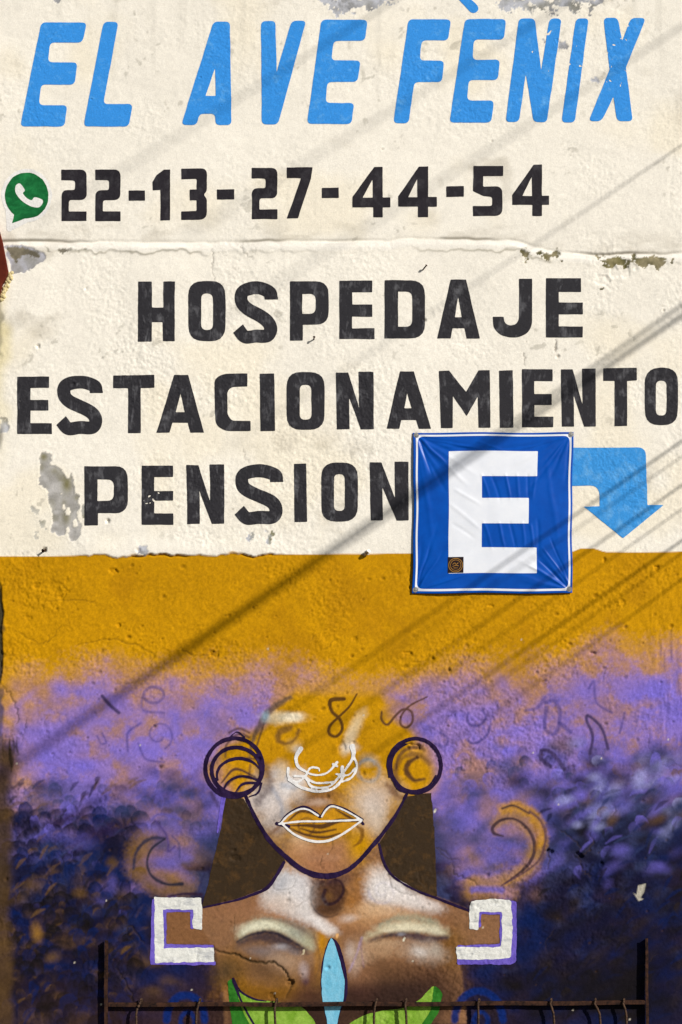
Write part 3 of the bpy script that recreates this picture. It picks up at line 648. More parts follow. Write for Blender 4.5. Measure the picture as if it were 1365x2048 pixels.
# face
dab(655, 1600, 130, 120, OCH, .75, 0, .3)
dab(655, 1500, 105, 70, OCH, .9, 0, .4)
dab(640, 1700, 90, 44, OCH, .7)
for (x, y, rx, ry, c, o, r) in [
        (545, 1600, 42, 56, PC(214, 204, 200), .9, 65), (525, 1595, 28, 40, PC(196, 188, 186), .8, 60), (575, 1575, 28, 36, PC(226, 222, 222), .9, 40),
        (565, 1540, 20, 24, PC(216, 196, 170), .8, 0), (548, 1545, 14, 18, PC(160, 166, 180), .5, 0), (542, 1640, 20, 40, PC(206, 196, 190), .7, 70), (585, 1655, 22, 9, PC(170, 130, 90), .7, 0),
        (520, 1560, 12, 30, PC(190, 170, 150), .5, 0), (560, 1620, 22, 18, WHT, .5, 0),
        (735, 1600, 46, 50, PC(206, 178, 146), .85, -50), (748, 1610, 28, 28, PC(220, 212, 206), .85, -30), (765, 1590, 30, 30, PC(190, 150, 110), .6, 0), (735, 1575, 34, 14, PC(206, 166, 110), .6, -20),
        (738, 1655, 24, 22, PC(200, 150, 90), .6, -40), (755, 1650, 16, 22, PC(206, 190, 170), .5, 30),
        (640, 1598, 60, 28, PC(142, 98, 62), .85, 0), (625, 1610, 44, 22, PC(140, 96, 66), .6, 0), (660, 1585, 34, 14, PC(120, 80, 50), .6, 0), (640, 1604, 26, 8, PC(196, 170, 150), .7, 0), (600, 1590, 20, 30, PC(206, 196, 190), .6, 0),
        (640, 1720, 62, 36, PC(172, 122, 84), .95, 0), (620, 1708, 40, 24, PC(180, 132, 96), .9, 0), (676, 1700, 24, 24, PC(168, 120, 84), .8, 0), (645, 1716, 34, 9, PC(206, 176, 156), .7, 0),
        (600, 1680, 26, 14, PC(214, 188, 150), .8, 20), (575, 1672, 16, 8, PC(180, 130, 40), .6, 20), (720, 1690, 20, 30, OCH, .8, 0), (725, 1660, 20, 12, OCH, .6, 0),
        (566, 1436, 46, 13, PC(232, 214, 176), 1, 2), (585, 1434, 26, 11, PC(236, 224, 200), .9, 0), (712, 1450, 12, 34, PC(222, 198, 156), .8, 30), (698, 1484, 11, 30, PC(226, 206, 172), .8, 15), (590, 1434, 18, 10, PC(232, 218, 190), .9, 0), (545, 1436, 18, 12, PC(214, 190, 150), .7, 0),
        (708, 1460, 14, 40, PC(214, 186, 140), .7, 28), (700, 1480, 12, 24, PC(220, 196, 160), .7, 20), (702, 1494, 18, 10, WHT, .6, 0), (594, 1498, 11, 9, WHT, .7, 0), (588, 1492, 18, 14, PC(206, 176, 120), .5, 0),
        (540, 1590, 50, 40, PC(206, 196, 192), .8, 60), (560, 1640, 34, 30, PC(200, 184, 176), .7, 60), (600, 1560, 22, 26, PC(226, 220, 218), .7, 0), (752, 1600, 52, 40, PC(204, 186, 172), .8, -45), (745, 1640, 34, 28, PC(206, 188, 170), .6, -50), (800, 1580, 20, 24, PC(190, 170, 160), .5, 0),
        (640, 1712, 70, 40, PC(166, 116, 80), .9, 0), (600, 1690, 34, 22, PC(196, 150, 110), .7, 25), (650, 1735, 56, 20, PC(160, 110, 78), .8, 0), (722, 1688, 24, 34, OCH, .9, 20),
        (736, 1520, 20, 14, PC(176, 172, 160), .5, 0), (520, 1555, 10, 40, PC(70, 46, 50), .6, 0), (790, 1560, 10, 40, PC(60, 40, 50), .5, 0)]:
    dab(x, y, rx, ry, c, o, r, .1)
paint(ring(738, 1541, 22, 22, 7), PC(140, 150, 160), .5, 4)
paint(stroke(arc_pts(735, 1528, 14, 9, 180, 360, 10), 5), PC(150, 152, 156), .6, 2.5)
paint(stroke(mp(B3, (420, 500), (460, 570), (470, 640)), 9), PC(130, 140, 160), .5, 5)
paint(stroke(mp(B3, (490, 440), (530, 490), (470, 480)), 10), PC(150, 160, 176), .5, 5)
# curl lines on the brow
BR = PC(74, 46, 24)
paint(stroke(mp(B3, (780, 45), (725, 48), (708, 65), (720, 110), (760, 150), (770, 200), (740, 235), (705, 220), (710, 180), (760, 130), (810, 80), (845, 20)), [8, 9, 8, 7, 7, 6, 6, 7, 6, 5, 4.5, 3]), BR, .92, 1.2)
paint(stroke(mp(B3, (970, 110), (970, 150), (1000, 175), (1040, 130), (1080, 98), (1120, 110), (1125, 160), (1095, 190), (1065, 170), (1075, 120), (1120, 75), (1200, 35)), [4, 5, 5, 5, 5, 5, 5, 5, 5, 4, 4, 3]), PC(84, 54, 40), .9, 1.2)
paint(stroke(mp(B3, (505, 190), (455, 215), (450, 255), (490, 272), (530, 250), (550, 205)), [12, 14, 10, 7, 6, 7]), PC(96, 66, 40), .75, 4)
paint(stroke(mp(B3, (300, 350), (320, 250), (370, 150), (420, 90), (510, 35)), [5, 8, 12, 14, 8]), PC(84, 70, 66), .8, 4)
paint(stroke(mp(B3, (340, 280), (375, 170)), 4), PC(70, 50, 44), .8, 2)
dab(531, 1433, 10, 14, PC(140, 170, 190), .7)
for p in [((170, 500), (200, 450), (260, 425)), ((190, 350), (270, 345), (350, 350)), ((180, 340), (185, 280), (220, 240)), ((300, 440), (306, 380)), ((200, 215), (250, 195), (300, 215)), ((210, 240), (260, 222), (300, 240))]:
    paint(stroke(mp(B3, *p), 5), PC(70, 46, 50), .75, 2)
dab(463, 1545, 34, 36, OCH, .75, 0, .4)
dab(828, 1548, 38, 34, OCH, .8, 0, .4)
paint(stroke(arc_pts(828, 1545, 36, 36, 150, 330, 20), 10), PC(92, 60, 40), .6, 4)
paint(stroke(mp(B3, (1150, 340), (1105, 370), (1098, 415), (1135, 455), (1185, 450)), [6, 11, 11, 8, 4]), PC(70, 44, 36), .9, 3)
paint(stroke(arc_pts(*mp(B3, (1140, 385))[0], 38, 38, 170, 300, 16), [3, 7, 8, 4], False), PC(84, 56, 44), .8, 2.5)
paint(stroke(mp(B3, (1045, 290), (1090, 275), (1020, 330)), 4), PC(80, 60, 60), .6, 2)
for p in [((160, 470), (230, 400), (330, 440)), ((170, 500), (240, 440), (340, 450)), ((235, 520), (270, 475), (350, 470))]:
    paint(stroke(mp(B3, *p), [3, 6, 4]), PC(48, 28, 48), .85, 1.4)
# lip insides
paint(poly(catmull(mp(B3, (460, 670), (560, 610), (660, 640), (740, 600), (860, 655), (760, 740), (650, 760), (540, 720)), 6, True)), PC(198, 140, 24), .9, 2)
for p, w in [(((480, 685), (600, 685), (670, 690), (760, 660), (850, 665)), [2, 7, 10, 9, 2]), (((500, 695), (580, 730), (680, 745), (760, 725)), [3, 5, 6, 3]), (((560, 700), (640, 720), (740, 705)), [3, 6, 3]),
             (((500, 660), (560, 615), (640, 630)), [3, 5, 4]), (((740, 605), (800, 640), (850, 665)), [3, 6, 3])]:
    paint(stroke(mp(B3, *p), w), PC(62, 38, 30), .9, 1.6)
paint(ring(*mp(B3, (590, 690))[0], 16, 17, 3.5), PC(80, 50, 36), .6, 1.5)
paint(stroke(mp(B3, (830, 790), (865, 760), (870, 710), (845, 690)), [3, 7, 8, 4]), PC(120, 78, 24), .85, 2.5)
paint(stroke(mp(B3, (420, 720), (450, 690), (470, 680)), [3, 9, 5]), PC(120, 80, 50), .6, 3)
# feathered glow beside the jaw line and earrings
paint(stroke(mp(B3, (380, 380), (400, 480), (340, 570)), 16), PC(66, 44, 52), .6, 8)
paint(stroke(mp(B3, (1000, 480), (1060, 540), (1160, 560)), 12), PC(110, 72, 40), .7, 6)
paint(stroke(mp(B3, (110, 520), (140, 580)), 8), PC(56, 42, 66), .7, 4)
# missing flecks of paint in the mural
for k in range(22):
    x = rng.uniform(30, 1340); y = rng.uniform(1250, 2040)
    paint(poly([(x + rng.uniform(1, 2.6) * math.cos(q * 1.26), y + rng.uniform(1, 2.6) * math.sin(q * 1.26)) for q in range(5)]), PC(216, 206, 186), .85, .8)
for p in [mp(B7, (1078, 880), (1128, 868), (1118, 920), (1095, 960), (1112, 970), (1082, 982), (1048, 930), (1068, 940))]:
    paint(poly(p), PC(178, 172, 156), 1, 1.2); relief(poly(p), -1.5, 1.5)
for x, y in mp(B3, (258, 825), (325, 840), (1195, 622), (1215, 618), (1128, 735), (1240, 612)) + mp(B5, (460, 665), (510, 55)):
    paint(poly([(x - 2, y + 4), (x - 3, y), (x + 1, y - 5), (x + 3, y - 3), (x + 1, y + 3)]), PC(222, 218, 196), .95, 1)
sp_ = (0.035 + 0.075 * sstep(1105, 1140, PY)) * noise(PX, PY, 4.2, 146) + (0.02 + .05 * sstep(1105, 1140, PY)) * grit
COL *= (1 + sp_)[..., None]
# darker tone laid in cracks and pits
for s, dk in CRACKS: paint(s, PC(60, 46, 26), dk, 1.2)
for (x, y, r) in PITS:
    if y > 1100: dab(x - r * .1, y - r * .1, r * .8, r * .7, PC(80, 56, 24), .35)
    else: dab(x, y, r * .8, r * .8, PC(140, 125, 100), .45)

# ------------------------------------------------------------------ materials
def mat_nodes(name):
    m = bpy.data.materials.new(name); m.use_nodes = True
    nt_ = m.node_tree; n = nt_.nodes; l = nt_.links
    b = n['Principled BSDF']
    b.inputs['Specular IOR Level'].default_value = 0.05
    return m, n, l, b

def N(n, kind, **kw):
    x = n.new(kind)
    for k, v_ in kw.items():
        if k in x.inputs: x.inputs[k].default_value = v_
        else: setattr(x, k, v_)
    return x

def plaster_bump(n, l, b, strength=0.5, dist=0.0016):
    tc = N(n, 'ShaderNodeTexCoord')
    a = N(n, 'ShaderNodeTexNoise', Scale=150.0, Detail=4.0, Roughness=0.62)
    c = N(n, 'ShaderNodeTexNoise', Scale=420.0, Detail=3.0, Roughness=0.6)
    l.new(tc.outputs['Object'], a.inputs['Vector']); l.new(tc.outputs['Object'], c.inputs['Vector'])
    ad = N(n, 'ShaderNodeMath', operation='MULTIPLY_ADD'); ad.inputs[1].default_value = 0.45
    l.new(c.outputs['Fac'], ad.inputs[0]); l.new(a.outputs['Fac'], ad.inputs[2])
    bp = N(n, 'ShaderNodeBump', Strength=strength, Distance=dist)
    l.new(ad.outputs[0], bp.inputs['Height']); l.new(bp.outputs[0], b.inputs['Normal'])
    return tc, a, c

def ramp2(n, l, fac, c0, c1, p0=0.35, p1=0.65):
    r = N(n, 'ShaderNodeValToRGB')
    r.color_ramp.elements[0].position = p0; r.color_ramp.elements[1].position = p1
    r.color_ramp.elements[0].color = (*c0, 1); r.color_ramp.elements[1].color = (*c1, 1)
    l.new(fac, r.inputs[0])
    return r

def wall_material():
    m, n, l, b = mat_nodes('painted_plaster')
    tc, a, c = plaster_bump(n, l, b, 0.55, 0.0017)
    at = N(n, 'ShaderNodeAttribute', attribute_name='paint')
    r = ramp2(n, l, a.outputs['Fac'], (0.90, 0.90, 0.90), (1.06, 1.06, 1.06), .3, .7)
    mx = N(n, 'ShaderNodeMix', data_type='RGBA', blend_type='MULTIPLY'); mx.inputs[0].default_value = 1
    l.new(at.outputs['Color'], mx.inputs[6]); l.new(r.outputs[0], mx.inputs[7])
    l.new(mx.outputs[2], b.inputs['Base Color'])
    b.inputs['Roughness'].default_value = 0.78
    return m

def film(name, c0, c1, p0=0.45, p1=0.72, stretch=(14, 14, 40), rough=0.6, bump=.5, rot=0.0, patchy=0.7):
    """brushed wall paint: two tones of one colour, streaked"""
    m, n, l, b = mat_nodes(name)
    tc, a, c = plaster_bump(n, l, b, bump, 0.0017)
    mpn = N(n, 'ShaderNodeMapping'); mpn.inputs['Scale'].default_value = stretch; mpn.inputs['Rotation'].default_value = (0, rot, 0)
    l.new(tc.outputs['Object'], mpn.inputs['Vector'])
    s = N(n, 'ShaderNodeTexNoise', Scale=1.0, Detail=5.0, Roughness=0.65, Distortion=0.6)
    l.new(mpn.outputs[0], s.inputs['Vector'])
    pn = N(n, 'ShaderNodeTexNoise', Scale=13.0, Detail=3.0, Roughness=0.6); l.new(tc.outputs['Object'], pn.inputs['Vector'])
    pa = N(n, 'ShaderNodeMath', operation='MULTIPLY_ADD'); pa.inputs[1].default_value = patchy; pa.inputs[2].default_value = -0.5 * patchy
    l.new(pn.outputs['Fac'], pa.inputs[0])
    sa = N(n, 'ShaderNodeMath', operation='ADD'); l.new(pa.outputs[0], sa.inputs[0]); l.new(s.outputs['Fac'], sa.inputs[1])
    r = ramp2(n, l, sa.outputs[0], c0, c1, p0, p1)
    g = ramp2(n, l, a.outputs['Fac'], (0.86, 0.86, 0.86), (1.1, 1.1, 1.1), .3, .7)
    mx = N(n, 'ShaderNodeMix', data_type='RGBA', blend_type='MULTIPLY'); mx.inputs[0].default_value = 1
    l.new(r.outputs[0], mx.inputs[6]); l.new(g.outputs[0], mx.inputs[7])
    l.new(mx.outputs[2], b.inputs['Base Color'])
    b.inputs['Roughness'].default_value = rough
    return m

M = {}
M['wall'] = wall_material()
M['blue'] = film('blue_wall_paint', PC(58, 147, 230), PC(96, 170, 236), .55, .80, (22, 22, 34))
M['black'] = film('black_wall_paint', PC(51, 50, 54), PC(112, 112, 116), .54, .92, (38, 38, 10), .6, .5, 0.0, 1.0)
M['black2'] = film('black_digit_paint', PC(45, 42, 47), PC(68, 66, 70), .5, .8, (20, 20, 14), .62)
M['arrow'] = film('light_blue_arrow_paint', PC(62, 150, 224), PC(112, 178, 232), .48, .8, (16, 16, 12))
M['white'] = film('white_wall_paint', PC(240, 238, 234), PC(216, 214, 212), .5, .8, (20, 20, 20))
M['green'] = film('green_wall_paint', PC(24, 98, 52), PC(40, 134, 74), .4, .75, (14, 14, 40), .55, .4, .6)
M['hair'] = film('dark_brown_paint', PC(58, 45, 31), PC(92, 66, 36), .5, .85, (16, 16, 16))
M['plum'] = film('plum_spray_line', PC(34, 20, 52), PC(46, 30, 66), .4, .7, (20, 20, 20))
M['lilac'] = film('violet_outline_paint', PC(114, 96, 196), PC(96, 80, 176), .4, .7, (20, 20, 20))
M['white2'] = film('white_bracket_paint', PC(226, 226, 220), PC(176, 178, 182), .5, .78, (10, 10, 46))
M['white3'] = film('white_spray_line', PC(236, 234, 232), PC(214, 210, 210), .5, .8, (30, 30, 30))
M['leaf_blue'] = film('pale_blue_paint', PC(112, 186, 216), PC(136, 200, 226), .4, .7, (30, 30, 8))
M['leaf_green'] = film('lime_green_paint', PC(118, 160, 48), PC(152, 188, 78), .4, .7, (14, 14, 14))
M['leaf_dark'] = film('dark_green_paint', PC(42, 106, 32), PC(56, 124, 40), .4, .7, (14, 14, 14))

def simple(name, c, rough=.6, metal=0.0, var=0.25, scale=30.0, bump=0.0, c2=None):
    m, n, l, b = mat_nodes(name)
    tc = N(n, 'ShaderNodeTexCoord')
    s = N(n, 'ShaderNodeTexNoise', Scale=scale, Detail=5.0, Roughness=.65)
    l.new(tc.outputs['Object'], s.inputs['Vector'])
    c = np.asarray(c); c2 = c * (1 - var) if c2 is None else np.asarray(c2)
    r = ramp2(n, l, s.outputs['Fac'], c, c2, .38, .66)
    l.new(r.outputs[0], b.inputs['Base Color'])
    b.inputs['Roughness'].default_value = rough; b.inputs['Metallic'].default_value = metal
    if bump:
        bp = N(n, 'ShaderNodeBump', Strength=bump, Distance=.003)
        l.new(s.outputs['Fac'], bp.inputs['Height']); l.new(bp.outputs[0], b.inputs['Normal'])
    return m

# ------------------------------------------------------------------ mesh builders
def W(px, py, mm=0.0):
    return ((px - CX) * S, -mm * 0.001, ZC - (py - CY) * S)

def link(o, parent=None, label=None, cat=None, group=None, kind=None):
    if o.name not in col.objects: col.objects.link(o)
    if parent is not None: o.parent = parent
    if label: o['label'] = label
    if cat: o['category'] = cat
    if group: o['group'] = group
    if kind: o['kind'] = kind
    return o

def mesh_np(name, co, quads, mat, smooth=True):
    me = bpy.data.meshes.new(name)
    me.vertices.add(len(co)); me.vertices.foreach_set('co', np.asarray(co, np.float32).ravel())
    nq = len(quads)
    me.loops.add(nq * 4); me.loops.foreach_set('vertex_index', np.asarray(quads, np.int32).ravel())
    me.polygons.add(nq); me.polygons.foreach_set('loop_start', np.arange(0, nq * 4, 4, dtype=np.int32))
    me.polygons.foreach_set('use_smooth', np.full(nq, smooth))
    me.update(calc_edges=True); me.materials.append(mat)
    return me

def grid_quads(ny, nx):
    idx = np.arange(ny * nx).reshape(ny, nx)
    return np.stack([idx[1:, :-1], idx[1:, 1:], idx[:-1, 1:], idx[:-1, :-1]], -1).reshape(-1, 4)

# the wall itself
co = np.stack([(PX - CX) * S, -H * 0.001, ZC - (PY - CY) * S], -1).reshape(-1, 3)
me = mesh_np('building_wall', co, grid_quads(NY, NX), M['wall'])
ca = me.color_attributes.new('paint', 'FLOAT_COLOR', 'POINT')
rgba = np.ones((NY * NX, 4), np.float32); rgba[:, :3] = np.clip(COL, 0.002, 0.95).reshape(-1, 3)
ca.data.foreach_set('color', rgba.ravel())
wall = link(bpy.data.objects.new('building_wall', me), None, 'cream and ochre plastered house wall with painted lettering and a sprayed mural of a woman', 'wall')

def decal(name, shape, mat, mm=1.0, label=None, parent=None, gx=None, gy=None, gh=None, pos=None, smooth=True, fine=False):
    """a film of paint: the part of the wall grid inside a shape, cut along its outline, lying just on the plaster"""
    gx = xs if gx is None else gx; gy = ys if gy is None else gy; gh = H if gh is None else gh
    b = shape.box
    i0 = max(0, np.searchsorted(gx, b[0] - 4) - 1); i1 = min(len(gx), np.searchsorted(gx, b[2] + 4) + 1)
    j0 = max(0, np.searchsorted(gy, b[1] - 4) - 1); j1 = min(len(gy), np.searchsorted(gy, b[3] + 4) + 1)
    X, Y = np.meshgrid(gx[i0:i1], gy[j0:j1]); Hh = gh[j0:j1, i0:i1]
    if fine:
        X, Y, Hh = [np.repeat(np.repeat(q, 2, 0), 2, 1)[:-1, :-1].astype(float) for q in (X, Y, Hh)]
        for q in (X, Y, Hh):
            q[1::2, :] = .5 * (q[0:-1:2, :] + q[2::2, :]); q[:, 1::2] = .5 * (q[:, 0:-1:2] + q[:, 2::2])
    D = shape.f(X, Y)
    D = np.where(np.abs(D) < 0.02, 0.02, D)
    ny, nx = D.shape
    ins = D < 0
    cnt = ins[:-1, :-1].astype(int) + ins[:-1, 1:] + ins[1:, :-1] + ins[1:, 1:]
    verts = []; faces = []; vid = {}
    def gv(j, i):
        k = (j, i)
        if k not in vid:
            vid[k] = len(verts); verts.append((X[j, i], Y[j, i], Hh[j, i]))
        return vid[k]
    def ev(j, i, j2, i2):
        k = (j, i, j2, i2) if (j, i) < (j2, i2) else (j2, i2, j, i)
        if k not in vid:
            a_, b_ = D[k[0], k[1]], D[k[2], k[3]]; t = a_ / (a_ - b_)
            vid[k] = len(verts)
            verts.append((X[k[0], k[1]] * (1 - t) + X[k[2], k[3]] * t, Y[k[0], k[1]] * (1 - t) + Y[k[2], k[3]] * t, Hh[k[0], k[1]] * (1 - t) + Hh[k[2], k[3]] * t))
        return vid[k]
    jj, ii = np.nonzero(cnt == 4)
    for j, i in zip(jj.tolist(), ii.tolist()):
        faces.append((gv(j + 1, i), gv(j + 1, i + 1), gv(j, i + 1), gv(j, i)))
    jj, ii = np.nonzero((cnt > 0) & (cnt < 4))
    for j, i in zip(jj.tolist(), ii.tolist()):
        cs = [(j + 1, i), (j + 1, i + 1), (j, i + 1), (j, i)]
        f = []
        for k in range(4):
            p = cs[k]; q = cs[(k + 1) % 4]
            if ins[p]: f.append(gv(*p))
            if ins[p] != ins[q]: f.append(ev(*p, *q))
        if len(f) >= 3: faces.append(tuple(f))
    if not faces: return None
    me = bpy.data.meshes.new(name)
    me.from_pydata([(pos or W)(a_, b_, c_ + mm) for a_, b_, c_ in verts], [], faces)
    me.polygons.foreach_set('use_smooth', np.full(len(me.polygons), smooth))
    me.materials.append(mat); me.update()
    return link(bpy.data.objects.new(name, me), parent or wall, label)

# ------------------------------------------------------------------ lettering
def chip(s, thr=0.62, seed=150):
    """tiny flakes lost from the paint"""
    def f(x, y):
        cl = sum(np.exp(-(((x - a) ** 2 + (y - b) ** 2) / r ** 2)) for a, b, r in [(1195, 120, 60), (1090, 85, 40), (1235, 60, 30), (296, 990, 26), (312, 975, 14), (1225, 160, 30), (545, 655, 10), (870, 405, 12)])
        return np.maximum(s.f(x, y), (fbm(x + 6 * noise(x, y, 17, 152), y + 6 * noise(x, y, 17, 153), 7.3, seed, 2) - .92 + .33 * np.clip(cl, 0, 1)) * 8)
    return Shape(f, s.box)

def letter(ch, shape, mat, what, seed=0, amp=.7, name='painted_letter'):
    return decal(name, chip(shape.wob(amp * .55, 26, 160 + seed % 20), .60, 151), mat, 1.1, '%s %s, %s' % (what[0], ch, what[1]), fine=True)

def R(x0, y0, x1, y1): return [(x0, y0), (x1, y0), (x1, y1), (x0, y1)]
k_ = 1.95
# blue title
T = {}
title = [
 ('E', mp(A1, (162, 88), (340, 88), (322, 166), (196, 166), (188, 243), (303, 243), (292, 330), (162, 330), (153, 410), (264, 410), (252, 493), (80, 493)), None),
 ('L', mp(A1, (405, 85), (463, 85), (404, 405), (518, 405), (503, 493), (326, 493)), None),
 ('A', mp(A1, (834, 85), (898, 85), (904, 488), (841, 488), (841, 444), (778, 444), (768, 488), (708, 488)), mp(A1, (840, 265), (842, 374), (803, 374))),
 ('V', mp(A1, (1019, 82), (1075, 82), (1080, 283), (1138, 82), (1195, 82), (1085, 486), (1022, 486)), None),
 ('E', mp(A1, (1255, 78)) + mp(A2, (138, 78), (127, 160)) + mp(A1, (1302, 160), (1293, 237)) + mp(A2, (111, 237), (98, 320)) + mp(A1, (1278, 320), (1270, 402)) + mp(A2, (86, 402), (75, 484)) + mp(A1, (1198, 484)), None),
 ('F', mp(A2, (298, 75), (463, 75), (452, 157), (350, 157), (340, 236), (437, 236), (428, 320), (320, 320), (298, 481), (238, 481)), None),
 ('E', mp(A2, (518, 74), (678, 74), (670, 154), (553, 154), (548, 233), (654, 233), (645, 312), (532, 312), (526, 392), (631, 392), (620, 478), (457, 478)), None),
 ('N', mp(A2, (728, 72), (790, 72), (815, 272), (848, 72), (895, 72), (837, 477), (785, 477), (755, 287), (728, 476), (676, 476)), None),
 ('I', mp(A2, (950, 72), (1000, 72), (946, 478), (894, 478)), None),
 ('X', mp(A2, (1057, 70), (1113, 70), (1131, 158), (1165, 70), (1223, 70), (1146, 262), (1173, 472), (1111, 472), (1097, 378), (1050, 472), (1000, 472), (1082, 270)), None)]
words_t = ['in the first short word of the title', 'in the first short word of the title', 'in the second word of the title', 'in the second word of the title', 'ending the second word of the title',
           'starting the last word of the title', 'under the accent in the last word of the title', 'in the last word of the title', 'in the last word of the title', 'ending the last word of the title']
for i, (ch, pts, hole) in enumerate(title):
    sharp = {'V': {2}, 'N': {2, 7}, 'X': {2, 5, 8, 11}}.get(ch, set())
    rr = [1 if q in sharp else 9.5 for q in range(len(pts))]
    s = poly(pts, rr)
    if hole: s = s - poly(hole, 1)
    letter(ch, s, M['blue'], ('slanted bright blue letter', words_t[i]), i)
decal('painted_accent', stroke(mp(A2, (508, -12), (551, 32)), 19, False).wob(.7, 12, 161), M['blue'], 1.0, 'blue accent stroke above the letter E')

def gE(x0, y0, x1, y1, st, a, b, c, d, xt, xm, reg):
    """E: stem right st; arms: top ends a, middle b-c, bottom starts d; arm ends xt, xm"""
    return poly(mp(reg, (x0, y0), (xt, y0), (xt, a), (st, a), (st, b), (xm, b), (xm, c), (st, c), (st, d), (x1, d), (x1, y1), (x0, y1)), .8)
def gO(x0, y0, x1, y1, cx0, cy0, cx1, cy1, reg, r=30, ri=12):
    return poly(rpoly(mp(reg, *R(x0, y0, x1, y1)), r)) - poly(rpoly(mp(reg, *R(cx0, cy0, cx1, cy1)), ri))
def gS(x0, y0, x1, y1, reg, w=26):
    u = lambda a, b: (x0 + (x1 - x0) * a, y0 + (y1 - y0) * b)
    t = w * reg[2] / 2; ax = t / (x1 - x0); ay = t / (y1 - y0)
    c = [u(1 - ax * .88, .29), u(1 - ax * 1.25, .175), u(.52, ay), u(ax * 1.35, .165), u(ax * 1.0, .315), u(ax * 1.9, .445), u(1 - ax * 1.9, .615), u(1 - ax, .755), u(1 - ax * 1.5, .885), u(.5, 1 - ay), u(.24, .905), u(.075, .77)]
    P = mp(reg, *c)
    s = stroke(P, w, True, 8)
    # square-cut ends
    e0 = np.array(P[0]); e1 = np.array(P[-1]); d1 = e1 - np.array(P[-2]); d1 /= np.linalg.norm(d1)
    return Shape(lambda x, y: np.maximum(np.maximum(s.f(x, y), np.where((np.hypot(x - e0[0], y - e0[1]) < w * .5 + .6), y - e0[1] - 1, -9)),
                 np.where(np.hypot(x - e1[0], y - e1[1]) < w * .5 + .6, (x - e1[0]) * d1[0] + (y - e1[1]) * d1[1], -9)), s.box)
def gN(x0, y0, x1, y1, a, b, reg, dy=8, k=.62):
    return poly(mp(reg, (x0, y0), (a - 6, y0 + 1), (b, y0 + (y1 - y0) * k), (b - 2, y0 - 2), (x1 - 1, y0 - 2), (x1, y1 - 1), (b + 6, y1), (a - 2, y0 + (y1 - y0) * (1 - k) + 12), (a, y1 - 1), (x0 + 4, y1)), .8)
def gA(t0, t1, ty, b0, b1, by, f0, f1, ap, cy, cb, reg):
    ax, ay = ap
    f = lambda y, xa, xb: xa + (xb - xa) * (y - ty) / (by - ty)
    li = lambda y: ax + (f0 - ax) * (y - ay) / (by - ay)
    ri = lambda y: ax + (f1 - ax) * (y - ay) / (by - ay)
    return poly(mp(reg, (t0, ty), (t1, ty), (b1, by), (f1, by), (ri(cb), cb), (li(cb), cb), (f0, by), (b0, by)), .8) - poly(mp(reg, (ax, ay), (ri(cy) - 2, cy), (li(cy) + 2, cy)), .5)
def gP(x0, y0, x1, y1, st, bb, c0, c1, cy0, cy1, reg):
    return poly(mp(reg, (x0, y0), (x1, y0), (x1, bb), (st, bb), (st, y1), (x0, y1)), [1, 26, 26, 1, 1, 1]) - poly(mp(reg, *R(c0, cy0, c1, cy1)), [1, 14, 14, 1])
def gD(x0, y0, x1, y1, c0, c1, cy0, cy1, reg):
    return poly(mp(reg, *R(x0, y0, x1, y1)), [1, 30, 30, 1]) - poly(mp(reg, *R(c0, cy0, c1, cy1)), [1, 16, 16, 1])
def gT(x0, y0, x1, yb, s0, s1, y1, reg):
    return poly(mp(reg, (x0, y0), (x1, y0 - 2), (x1, yb - 2), (s1, yb), (s1, y1), (s0, y1), (s0, yb), (x0, yb)), .8)
def gI(x0, y0, x1, y1, reg): return poly(mp(reg, (x0, y0 + 2), (x1 - 3, y0), (x1, y1), (x0 + 3, y1 + 1)), .8)

H_ = poly(mp(A5, (541, 47), (594, 47), (594, 148), (639, 148), (639, 47), (684, 47), (683, 279), (637, 279), (636, 205), (594, 205), (594, 281), (539, 281)), .8)
J_ = poly(mp(A6, (728, 36), (779, 36), (779, 215), (765, 245), (730, 263), (690, 264), (650, 252), (628, 225), (626, 184), (668, 184), (672, 208), (690, 218), (715, 214), (728, 195)), [1, 1, 8, 8, 8, 8, 8, 8, 1, 1, 5, 5, 5, 5])
C_ = poly(mp(A5, (872, 405), (966, 404), (966, 455), (905, 457), (888, 475), (888, 565), (905, 588), (978, 589), (979, 628), (880, 629), (842, 605), (838, 470), (838, 425)), [12, 1, 1, 6, 6, 6, 6, 1, 1, 10, 16, 16, 14])
M_ = poly(mp(A6, (416, 395), (455, 393), (522, 475), (570, 392), (614, 391), (617, 616), (570, 616), (568, 492), (524, 570), (470, 490), (470, 617), (424, 617)), .8)
